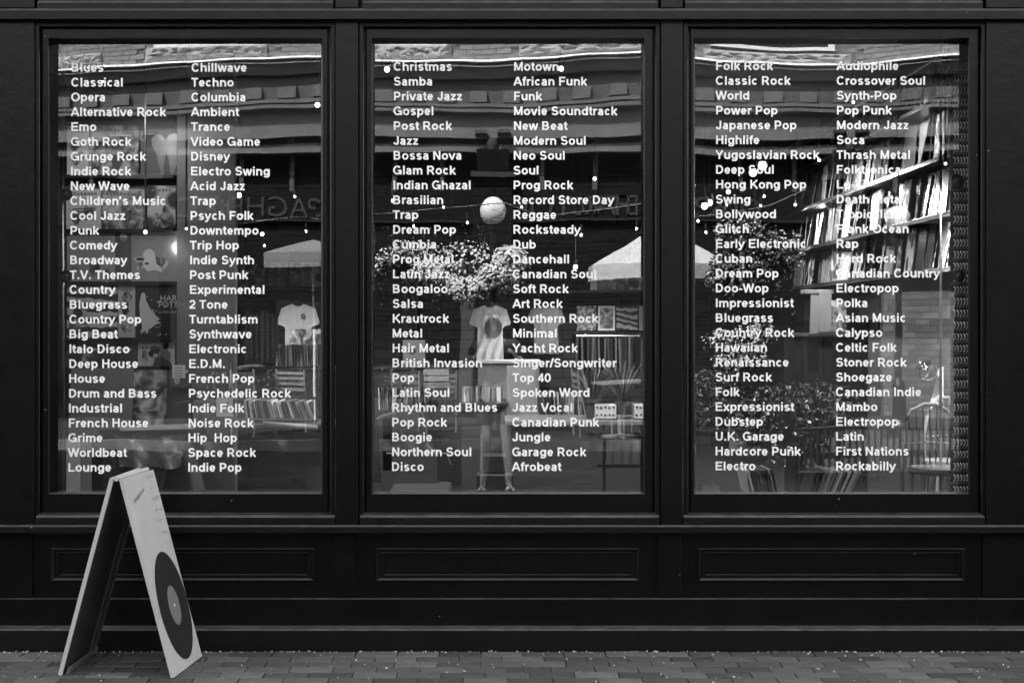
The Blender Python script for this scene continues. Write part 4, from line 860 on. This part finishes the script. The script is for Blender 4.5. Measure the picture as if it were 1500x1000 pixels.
for a_, b_ in ((215,375),(520,655),(765,935),(1052,1218)):
    f_ = MB().loops([[Vector((x,YO+.02,z)) for x,z in ((oxx(a_),oz(67)),(oxx(b_),oz(67)),(oxx(b_),oz(-120)),(oxx(a_),oz(-120)))], [Vector((x,YO+.05,z)) for x,z in ((oxx(a_),oz(67)),(oxx(b_),oz(67)),(oxx(b_),oz(-120)),(oxx(a_),oz(-120)))],
        [Vector((x,YO+.05,z)) for x,z in ((oxx(a_+9),oz(62)),(oxx(b_-9),oz(62)),(oxx(b_-9),oz(-112)),(oxx(a_+9),oz(-112)))], [Vector((x,YO+.01,z)) for x,z in ((oxx(a_+9),oz(62)),(oxx(b_-9),oz(62)),(oxx(b_-9),oz(-112)),(oxx(a_+9),oz(-112)))]]).build('window', M['white'], opp)
    MB().box(oxx(a_+9), oxx(b_-9), YO+.003, YO+.012, oz(62), oz(-112)).build('pane', M['darkglass'], f_)
for i in range(9):
    for z in ():
        x = -12+i*3; f_ = MB().box(x-.6, x+.6, YO+.002, YO+.05, z, z+2).build('window', M['white'], opp); MB().box(x-.5, x+.5, YO+.051, YO+.06, z+.1, z+1.9).build('pane', M['darkglass'], f_)
# individual bricks between the sills
bm_ = MB().box(-.105,.105,YO,YO+.018,0,.068).build('brick', M['brick'], opp, loc=(0,YO,0)); bm_.location = (oxx(670), 0, oz(84)); 
for r_ in range(5):
    for i in range(-40, 36):
        x = i*.222+(r_ % 2)*.111; px = CX+x*F/ZO
        if any(a_-9 < px < b_+9 for a_, b_ in ((205,385),(505,662),(755,946),(1043,1240))) or px < 60 or px > 1440: continue
        c_ = bm_.copy(); COL.objects.link(c_); c_.location = (x, random.uniform(.0,.004), oz(86)+r_*.078)
# pilasters with scroll capitals
for px in (722, 1236, 208):
    p_ = thing('cast_iron_capital', None, None, (0,0,0)) if False else None
    q = MB().box(oxx(px-30), oxx(px+30), YO-.12, YO+.1, 0, oz(262)).build('column', M['darkbrick'], opp, bevel=.02)
    MB().box(oxx(px-34), oxx(px+34), YO-.12, YO+.22, oz(262), oz(254)).build('capital_slab', M['sign'], opp)
    MB().xprism(oxx(px-24), oxx(px+24), [(YO+.1,oz(254)),(YO+.34,oz(222)),(YO-.1,oz(222)),(YO-.1,oz(254))]).build('capital', M['sign'], opp)
    for s_ in (-1,1): MB().tube([(oxx(px+s_*16-9),YO+.36,oz(197)),(oxx(px+s_*16+9),YO+.36,oz(197))], .055, 12).build('scroll', M['black'], opp)
    MB().ball((oxx(px),YO+.3,oz(215)), .09, 12, 1.5).build('boss', M['sign'], opp)
# lettering on the fascia
MB().box(-20, 20, YO-.119, YO-.07, oz(326), oz(280)).build('sign_board', mat('sign_board', .010, .9, spec=.1), opp)
MB().box(-20, 20, YO-.07, YO-.02, oz(325), oz(322)).build('sign_rail', M['black'], opp)
for px, tx in ((916,'FACTORY'),(1062,'SPAGHETTI'),(1120,'OLD'),(487,'SPAGHETTI'),(545,'OLD'),(335,'FACTORY')):
    text_mesh(tx, .47, M['sign'], opp, (oxx(px), YO-.06, oz(318)), (R(90),0,R(180)), align='LEFT', extrude=.01)
MB().box(oxx(1290), oxx(1392), YO-.12, YO+.06, 0, oz(428)).build('brick_pier', M['palebrick'], opp)
for a_, b_, t_ in ((590,610,395),(760,850,470),(1180,1285,440),(250,345,440),(400,520,440)):
    f_ = MB().box(oxx(a_), oxx(b_), YO-.119, YO-.05, 0 if b_-a_ > 99 else .5, oz(t_)).build('window', M['black'], opp); MB().box(oxx(a_+5), oxx(b_-5), YO-.049, YO-.04, .6, oz(t_+6)).build('pane', M['darkglass'], f_)
MB().box(oxx(672), oxx(700), YO-.119, YO-.02, .1, oz(400)).build('door', M['dgrey'], opp)
# neighbour buildings
for sx in (-1,1):
    nb_ = thing('neighbour_building', 'plain brick building %s of the corniced one' % ('left' if sx > 0 else 'right'), 'building', (sx*32, YO, 0))
    MB().box(sx*32-10, sx*32+10, YO-10, YO-.3, 0, 7.5).build('wall', M['oppbrick'], nb_)

def umbrella(px, Z, pe, pt, rpx, m, label):
    c_ = Q(px, pe, Z); top = Q(px, pt, Z); r_ = rpx*Z/F; u = thing('parasol', label, 'parasol', (c_.x, c_.y, 0), 'parasols across the street')
    MB().tube([(c_.x,c_.y,0),(c_.x,c_.y,top.z)], .025, 8).build('pole', M['white'], u); n = 8
    q = MB(); lo = []
    for k_, zf in ((.02,1),(.35,.74),(.7,.36),(1,0)):
        lo.append([Vector((c_.x+r_*k_*math.cos(2*math.pi*(i+.5)/n)*(1 if 1 else 1), c_.y+r_*k_*math.sin(2*math.pi*(i+.5)/n), c_.z+(top.z-c_.z)*zf)) for i in range(n)])
    lo.append([p_-Vector((0,0,.2)) for p_ in lo[-1]])
    q.loops(lo); q.build('canopy', m, u)
    for i in range(n): MB().tube([lo[0][i]-Vector((0,0,.03)), lo[3][i]-Vector((0,0,.03))], .008, 4).build('rib', M['white'], u)
    MB().lathe((c_.x,c_.y,0), [(.3,0),(.3,.06),(.05,.1)], 14).build('base', M['dgrey'], u)
umbrella(963, 21, 389, 338, 106, M['canvas'], 'white canvas parasol mirrored between the middle and right windows')
umbrella(456, 21.5, 374, 354, 74, M['canvas2'], 'grey canvas parasol mirrored at the right of the left window')

def lamp_post(px, py, Z, label):
    c_ = Q(px, py, Z); r_ = .178; t_ = thing('globe_lamp_post', label, 'street lamp', (c_.x, c_.y, 0), 'street lamps with opal globes')
    MB().lathe((c_.x,c_.y,0), [(.16,0),(.16,.1),(.1,.2),(.09,.7),(.05,.8),(.04,c_.z-r_-.1),(.07,c_.z-r_-.05),(.07,c_.z-r_)], 14).build('post', M['black'], t_, smooth=False)
    MB().ball(c_, r_, 40).build('globe', M['globe'], t_, smooth=True)
    MB().tube([c_+Vector((-.18,0,0))]+[c_+Vector((-.181*math.cos(a_),.181*math.sin(a_),0)) for a_ in (.8,1.57,2.4)]+[c_+Vector((.18,0,0))], .003, 4).build('globe_band', M['black'], t_)
    return c_
lamp_post(722, 309, 20, 'street lamp with opal globe mirrored in the middle window'); lamp_post(1315, 318, 20, 'street lamp with opal globe mirrored before the record wall')

def basket(px, py, rx, ry, Z, label, nl=700, nf=500, ps=.026, hang=True):
    c_ = Q(px, py, Z); k = Z/F; t_ = thing('flower_basket', label, 'flower basket', tuple(c_), 'flower baskets across the street')
    cl = [(c_+Vector((random.uniform(-.75,.75)*rx*k, random.uniform(-.2,.25), random.uniform(-.7,.5)*ry*k)), random.uniform(.3,.6)) for _ in range(11)]+[(c_, .75)]
    q = MB(); qq = MB()
    for p_, f_ in cl:
        leaves(q, p_, (rx*k*f_*.8, .3*f_+.1, ry*k*f_*.8), int(nl/7), .036)
        for _ in range(int(nf/5)):
            d = Vector((random.gauss(0,1), abs(random.gauss(0,1))*.8, random.gauss(0,1)+.3)).normalized(); g_ = random.uniform(.55,1.15)
            b_ = p_+Vector((d.x*rx*k*f_*.8*g_, d.y*(.3*f_+.12)*g_, d.z*ry*k*f_*.8*g_)); s_ = ps*random.choice((.45,.6,.8,1))*random.uniform(.6,1)
            n_ = (d+Vector((random.uniform(-.7,.7), .5, random.uniform(-.2,.9)))).normalized(); qq.disc(b_, n_.orthogonal().normalized(), n_.cross(n_.orthogonal()).normalized(), s_, s_*.8, 5)
    for _ in range(9):      # trailing shoots
        a_ = c_+Vector((random.uniform(-.8,.8)*rx*k, .2, -ry*k*.5)); 
        for t2 in range(14): leaves(q, a_+Vector((random.uniform(-.02,.02), 0, -.03*t2*random.uniform(.7,1.3))), (.03,.03,.02), 2, .028)
    for _ in range(7):      # upright shoots
        a_ = c_+Vector((random.uniform(-.7,.7)*rx*k, .1, ry*k*.6)); lx = random.uniform(-.02,.02)
        for t2 in range(9): leaves(q, a_+Vector((lx*t2, 0, .028*t2)), (.02,.02,.02), 2, .022)
    stuff(q.build('foliage', M['leaf'], t_)); stuff(qq.build('blossoms', M['petal'], t_))
    MB().lathe(c_-Vector((0,0,.3)), [(.08,0),(.22,.2),(.26,.3)], 14).build('basket', M['bark'], t_)
    if hang: MB().tube([c_, c_+Vector((0,0,.7)), c_+Vector((.1 if px > 700 else .45,0,.75))], .01, 5).build('hanger', M['black'], t_)
basket(688,388,84,56,20,'large white flowering basket mirrored under the middle globe lamp',1500,1700,.03)
basket(590,378,64,34,20.6,'paler trailing flower basket mirrored at the left of the middle window',1100,420,.022)
basket(1108,365,72,66,17,'full flower basket mirrored left of the record wall',2200,520,.018); basket(1092,505,62,42,17,'lower flower basket mirrored under the full one',1500,650,.021)
def shrub(px, py, rx, ry, Z, label, n=1400, fl=160):
    c_ = Q(px, py, Z); k = Z/F; t_ = thing('planter_shrub', label, 'shrub', (c_.x, c_.y, 0), 'shrubs in planters across the street')
    q = MB(); leaves(q, c_, (rx*k, .45, ry*k), n, .04)
    for _ in range(8): leaves(q, c_+Vector((random.uniform(-1,1)*rx*k*.9, 0, random.uniform(-.8,1)*ry*k)), (.14,.14,.14), 60, .035)
    stuff(q.build('foliage', M['leaf'], t_))
    q = MB(); leaves(q, c_+Vector((0,.15,0)), (rx*k, .4, ry*k), fl, .026); stuff(q.build('blossoms', M['petal'], t_))
    for i in range(5): MB().tube([(c_.x+random.uniform(-.1,.1),c_.y,.3), (c_.x+random.uniform(-.4,.4),c_.y,c_.z)], .015, 5).build('stem', M['bark'], t_)
    MB().lathe((c_.x,c_.y,-.13 if c_.y > -12 else 0), [(.17,0),(.22,.32),(.24,.35)], 18).build('planter', M['black'], t_)
shrub(1150,620,80,62,15.8,'leafy shrub with small white flowers mirrored low in the right window',2800,380); shrub(1210,600,34,40,16.5,'smaller shrub mirrored right of the leafy flowering one',1100,120)
shrub(1040,580,34,44,18,'dim shrub mirrored at the left frame of the right window',700,40)
def patio_chair(c_, rz, label):
    t_ = thing('patio_chair', label, 'chair', (c_.x, c_.y, 0), 'patio chairs'); t_.rotation_euler = (0,0,0)
    cs, sn = math.cos(rz), math.sin(rz); W_ = lambda x,y,z: (c_.x+x*cs-y*sn, c_.y+x*sn+y*cs, z)
    for ax in (-.2,.2):
        MB().tube([W_(ax,-.2,0), W_(ax,-.2,.45)], .014, 6).build('leg', M['grey'], t_); MB().tube([W_(ax,.2,0), W_(ax,.2,.45), W_(ax,.24,.88)], .014, 6).build('leg', M['grey'], t_)
    MB().obox(W_(0,0,.46), .44, .44, .03, (0,0,rz)).build('seat', M['dgrey'], t_)
    for k in range(4): MB().obox(W_(0,.215+.008*k,.58+.08*k), .40, .015, .045, (0,0,rz)).build('back_slat', M['grey'], t_)
for px, Z, rz, lab in ((868,20.3,1.4,'slatted patio chair left of the white parasol table'),(938,19.6,-1.2,'slatted patio chair right of the white parasol table'),(430,20.8,.3,'slatted patio chair under the grey parasol'),(372,20.2,2.2,'slatted patio chair left of the grey parasol'),(1035,19.8,.6,'slatted patio chair near the left frame of the right window'),(600,19.9,2.8,'slatted patio chair behind the armchair, across the street'),(640,20.7,-.4,'slatted patio chair next to the chair below the flowers')):
    patio_chair(Q(px,600,Z), rz, lab)
for px0, px1, Z, lab in ((290,480,21.8,'long clipped hedge in a box mirrored in the left window'),(548,650,21.9,'shorter clipped hedge in a box mirrored in the middle window')):
    a_, b_ = Q(px0,600,Z), Q(px1,560,Z); hd = thing('hedge_box', lab, 'hedge', ((a_.x+b_.x)/2, a_.y, 0), 'boxed hedges across the street')
    MB().box(a_.x, b_.x, a_.y-.2, a_.y+.2, 0, .42).build('box', M['dgrey'], hd, bevel=.01)
    q = MB(); n_ = int((b_.x-a_.x)*9)
    for k in range(n_): leaves(q, Vector((a_.x+(b_.x-a_.x)*(k+.5)/n_, a_.y, .62+random.uniform(-.06,.08))), (.16,.22,.24), 110, .03)
    stuff(q.build('foliage', M['leaf'], hd))
# patio barrier with pale panels
pb_ = thing('patio_barrier', 'black railing with pale panels around the patio across the street', 'railing', (Q(1300,690,15.6).x, Q(1300,690,15.6).y, 0))
for px0, px1 in ((1178,1200),(1205,1228),(1232,1262),(1268,1288),(1316,1372)):
    a_, b_ = Q(px0,686,15.6), Q(px1,632,15.6); MB().box(a_.x, b_.x, a_.y-.02, a_.y+.0, a_.z, b_.z).build('panel', M['band'], pb_)
for px in range(1172, 1420, 9): a_ = Q(px,692,15.4); MB().tube([(a_.x,a_.y,-.13),(a_.x,a_.y,Q(0,626,15.4).z)], .012, 5).build('bar', M['black'], pb_)
a_, b_ = Q(1170,627,15.4), Q(1420,627,15.4); MB().tube([a_, b_], .02, 6).build('top_rail', M['black'], pb_); a_, b_ = Q(1170,690,15.4), Q(1420,690,15.4); MB().tube([a_, b_], .02, 6).build('bottom_rail', M['black'], pb_)
# outdoor tables and chairs across
for px, Z, lab in ((905,20,'left one'),(1010,20.4,'right one')):
    c_ = Q(px, 600, Z); t_ = thing('patio_table', 'round patio table under the white parasol, the %s' % lab, 'table', (c_.x,c_.y,0), 'patio tables'); MB().lathe((c_.x,c_.y,0), [(.22,0),(.22,.03),(.03,.05),(.03,.7),(.35,.71),(.35,.74)], 16).build('table', M['grey'], t_)
# string lights over the far pavement
def string(pts, Z, label, bulbs):
    P_ = [Q(x,y,Z) for x,y in pts]; t_ = thing('string_light', label, 'string lights', tuple(P_[0]), 'string lights across the street')
    MB().tube(P_, .006, 4).build('cable', M['grey'], t_)
    for (x,y) in bulbs:
        c_ = Q(x,y,Z); MB().ball(c_, .018, 8, 1.3).build('bulb', M['bulb2'], t_, smooth=True); MB().tube([c_+Vector((0,0,.04)), c_+Vector((0,0,.12))], .015, 5).build('socket', M['black'], t_)
string([(548,312),(640,306),(740,298),(800,318),(870,311),(945,300)], 18.5, 'drooping string of lit bulbs mirrored in the middle window', [(571,292),(648,304),(604,330),(684,325),(765,303),(850,345),(926,338)])
string([(1018,318),(1075,312),(1130,300),(1180,275)], 18.5, 'short string of lit bulbs mirrored in the right window', [(1023,325),(1033,342),(1064,300),(1117,300),(1122,285)])
string([(345,330),(400,322),(440,318),(472,322)], 18.5, 'string of lit bulbs mirrored in the left window', [(428,288),(443,341),(352,318),(385,362)])

# street trees; the near-kerb pair is added outside the frame for its shade
def tree(x, y, h, label, r_=1.6, zc=None, lean=(0,0), n=5200, ls=.085):
    t_ = thing('street_tree', label, 'tree', (x,y,0), 'street trees'); zc = zc or h*.7; cx_, cy_ = x+lean[0], y+lean[1]
    q = MB(); q.tube([(x,y,-.15),(x+.05,y,1.5),(x-.05+lean[0]*.1,y+.05,3),(x+lean[0]*.5,y+lean[1]*.5,zc-.6),(cx_,cy_,zc+.5)], [.17,.13,.11,.09,.04], 9)
    tips = []
    for k in range(15):
        a_ = k*2.4; d_ = random.uniform(.45,1); z0 = zc-random.uniform(.3,1.3); f = .35+.4*random.random(); b_ = Vector((x+lean[0]*f, y+lean[1]*f, z0))
        e_ = Vector((cx_+math.cos(a_)*r_*d_, cy_+math.sin(a_)*r_*d_, zc+random.uniform(-.3,1.3))); tips.append(e_)
        q.tube([b_, (b_+e_)/2+Vector((0,0,.2)), e_], [.06,.035,.015], 6)
    q.build('trunk', M['bark'], t_)
    q = MB()
    for e_ in tips+[Vector((cx_,cy_,zc+.9))]: leaves(q, e_, (r_*.42,r_*.42,r_*.3), n//16, ls)
    stuff(q.build('crown', M['leaf'], t_))
tree(-6.3,-4.9,9,'tall leafy tree added out of view at the kerb left of the shop front',3.3,7.0,(1.6,-.2),11000,.12)  # added unseen: darkens the left side and dapples the street
tree(8.8,-4.9,9,'tall leafy tree added out of view at the kerb right of the shop front',2.8,7.4,(-1.2,-.6),8000,.12)  # added unseen, crown shaped to throw dappled shade on the road
tree(-11.5,-13.5,7.5,'leafy tree across the street beyond the parasols',2.2,5.2); tree(9.6,-13.2,7,'leafy tree across the street at the far right',2,5)

# ------------------------------------------------------------------ the photographer (mirrored in the middle window)
ps = thing('person', 'person in dark top and shorts with light sandals taking the picture', 'person', (0,-7.2,-.13))
def skin(name, V_, E_, m, sub=2):
    me = bpy.data.meshes.new(name); base = Vector(ps.location)
    me.from_pydata([tuple(Vector(v[:3])-base) for v in V_], [], E_); o = bpy.data.objects.new(name, me); COL.objects.link(o); o.parent = ps
    md = o.modifiers.new('skin','SKIN'); sv = me.skin_vertices[0].data if me.skin_vertices else None
    if sv is None:
        bm = bmesh.new(); bm.from_mesh(me); bm.verts.layers.skin.verify(); bm.to_mesh(me); bm.free(); sv = me.skin_vertices[0].data
    for i, v in enumerate(V_): sv[i].radius = (v[3], v[4] if len(v) > 4 else v[3]); sv[i].use_root = (i == 0)
    md.use_smooth_shade = True; s_ = o.modifiers.new('sub','SUBSURF'); s_.levels = sub; s_.render_levels = sub
    me.materials.append(m); return o
yb = -7.2; zb = -.13
V_ = [(0,yb,.86,.13,.10),(0,yb,1.05,.11,.085),(0,yb,1.25,.14,.10),(0,yb+.01,1.34,.10,.08),(0,yb+.02,1.40,.05,.05),(0,yb+.03,1.47,.055,.06),(0,yb+.03,1.56,.075,.09),(0,yb+.02,1.62,.055,.07),
  (-.09,yb,.76,.085,.08),(-.10,yb+.02,.38,.055,.055),(-.11,yb-.01,.18,.048,.05),(-.12,yb-.02,-.06,.03,.03),(-.13,yb+.08,-.10,.035,.022),
  (.09,yb,.76,.085,.08),(.10,yb+.03,.38,.055,.055),(.11,yb,.18,.048,.05),(.12,yb-.01,-.06,.03,.03),(.14,yb+.09,-.10,.035,.022),
  (-.19,yb,1.32,.055,.05),(-.25,yb+.04,1.10,.042,.042),(-.12,yb+.18,1.27,.032,.032),(.19,yb,1.32,.055,.05),(.25,yb+.04,1.10,.042,.042),(.12,yb+.18,1.27,.032,.032)]
E_ = [(0,1),(1,2),(2,3),(3,4),(4,5),(5,6),(6,7),(0,8),(8,9),(9,10),(10,11),(11,12),(0,13),(13,14),(14,15),(15,16),(16,17),(2,18),(18,19),(19,20),(2,21),(21,22),(22,23)]
skin('body', V_, E_, M['skin'])
skin('top', [(0,yb,.88,.145,.115),(0,yb,1.05,.125,.10),(0,yb,1.25,.155,.115),(0,yb,1.34,.12,.09),(-.19,yb,1.325,.07,.065),(-.235,yb+.02,1.18,.06,.058),(.19,yb,1.325,.07,.065),(.235,yb+.02,1.18,.06,.058)], [(0,1),(1,2),(2,3),(2,4),(4,5),(2,6),(6,7)], M['cloth_dark'])
skin('shorts', [(0,yb,.86,.15,.12),(-.09,yb,.74,.10,.095),(-.10,yb+.01,.50,.085,.085),(.09,yb,.74,.10,.095),(.10,yb+.01,.50,.085,.085)], [(0,1),(1,2),(0,3),(3,4)], M['cloth_grey'])
MB().ball((0,yb+.0,1.60), .095, 16, 1.15).build('hair', M['hair'], ps, smooth=True)
for s_ in (-1,1):
    MB().ball((s_*.035,yb+.115,1.575), .011, 8).build('eye', M['ink'], ps)
    MB().ball((s_*.095,yb+.03,1.56), .022, 8, 1.4).build('ear', M['skin'], ps)
    x = s_*.13; MB().box(x-.045, x+.045, yb-.08, yb+.17, -.13, -.105).build('sandal_sole', M['white'], ps, bevel=.008); MB().tube([(x-.045,yb+.1,-.11),(x,yb+.1,-.055),(x+.045,yb+.1,-.11)], .012, 6).build('sandal_strap', M['white'], ps)
    hp = Vector((s_*.10, yb+.19, 1.285))
    for k in range(4):
        b0 = hp+Vector((-s_*.005, .02, .025-.019*k)); skin('finger', [(b0.x,b0.y-.03,b0.z,.011),(b0.x-s_*.015,b0.y+.015,b0.z,.010),(b0.x-s_*.045,b0.y+.022,b0.z-.003,.009),(b0.x-s_*(.06-.004*abs(k-1)),b0.y+.005,b0.z-.004,.008)], [(0,1),(1,2),(2,3)], M['skin'], 1)
    skin('thumb', [(hp.x,hp.y-.03,hp.z-.02,.014),(hp.x-s_*.02,hp.y-.035,hp.z+.015,.012),(hp.x-s_*.045,hp.y-.03,hp.z+.03,.009)], [(0,1),(1,2)], M['skin'], 1)
MB().ball((0,yb+.13,1.545), .014, 8, 1.3).build('nose', M['skin'], ps)
MB().tube([(-.022,yb+.118,1.505),(0,yb+.124,1.502),(.022,yb+.118,1.505)], .005, 6).build('mouth', M['greyink'], ps)
cm = thing('hand_camera', 'black hand camera with a round lens held by the person', 'camera', (0,-6.99,1.24))
MB().box(-.066, .066, -7.03, -6.985, 1.25, 1.335).build('camera_body', M['black'], cm, bevel=.008)
q = MB(); q.tube([(0,-6.986,1.29),(0,-6.93,1.29)], .032, 20); q.build('lens', M['black'], cm); q = MB(); q.tube([(0,-6.929,1.29),(0,-6.927,1.29)], .025, 20); q.build('lens_glass', M['darkglass'], cm)
print('BRICKS', nb, 'SLEEVES', cnt, 'OBJ', len(bpy.data.objects))
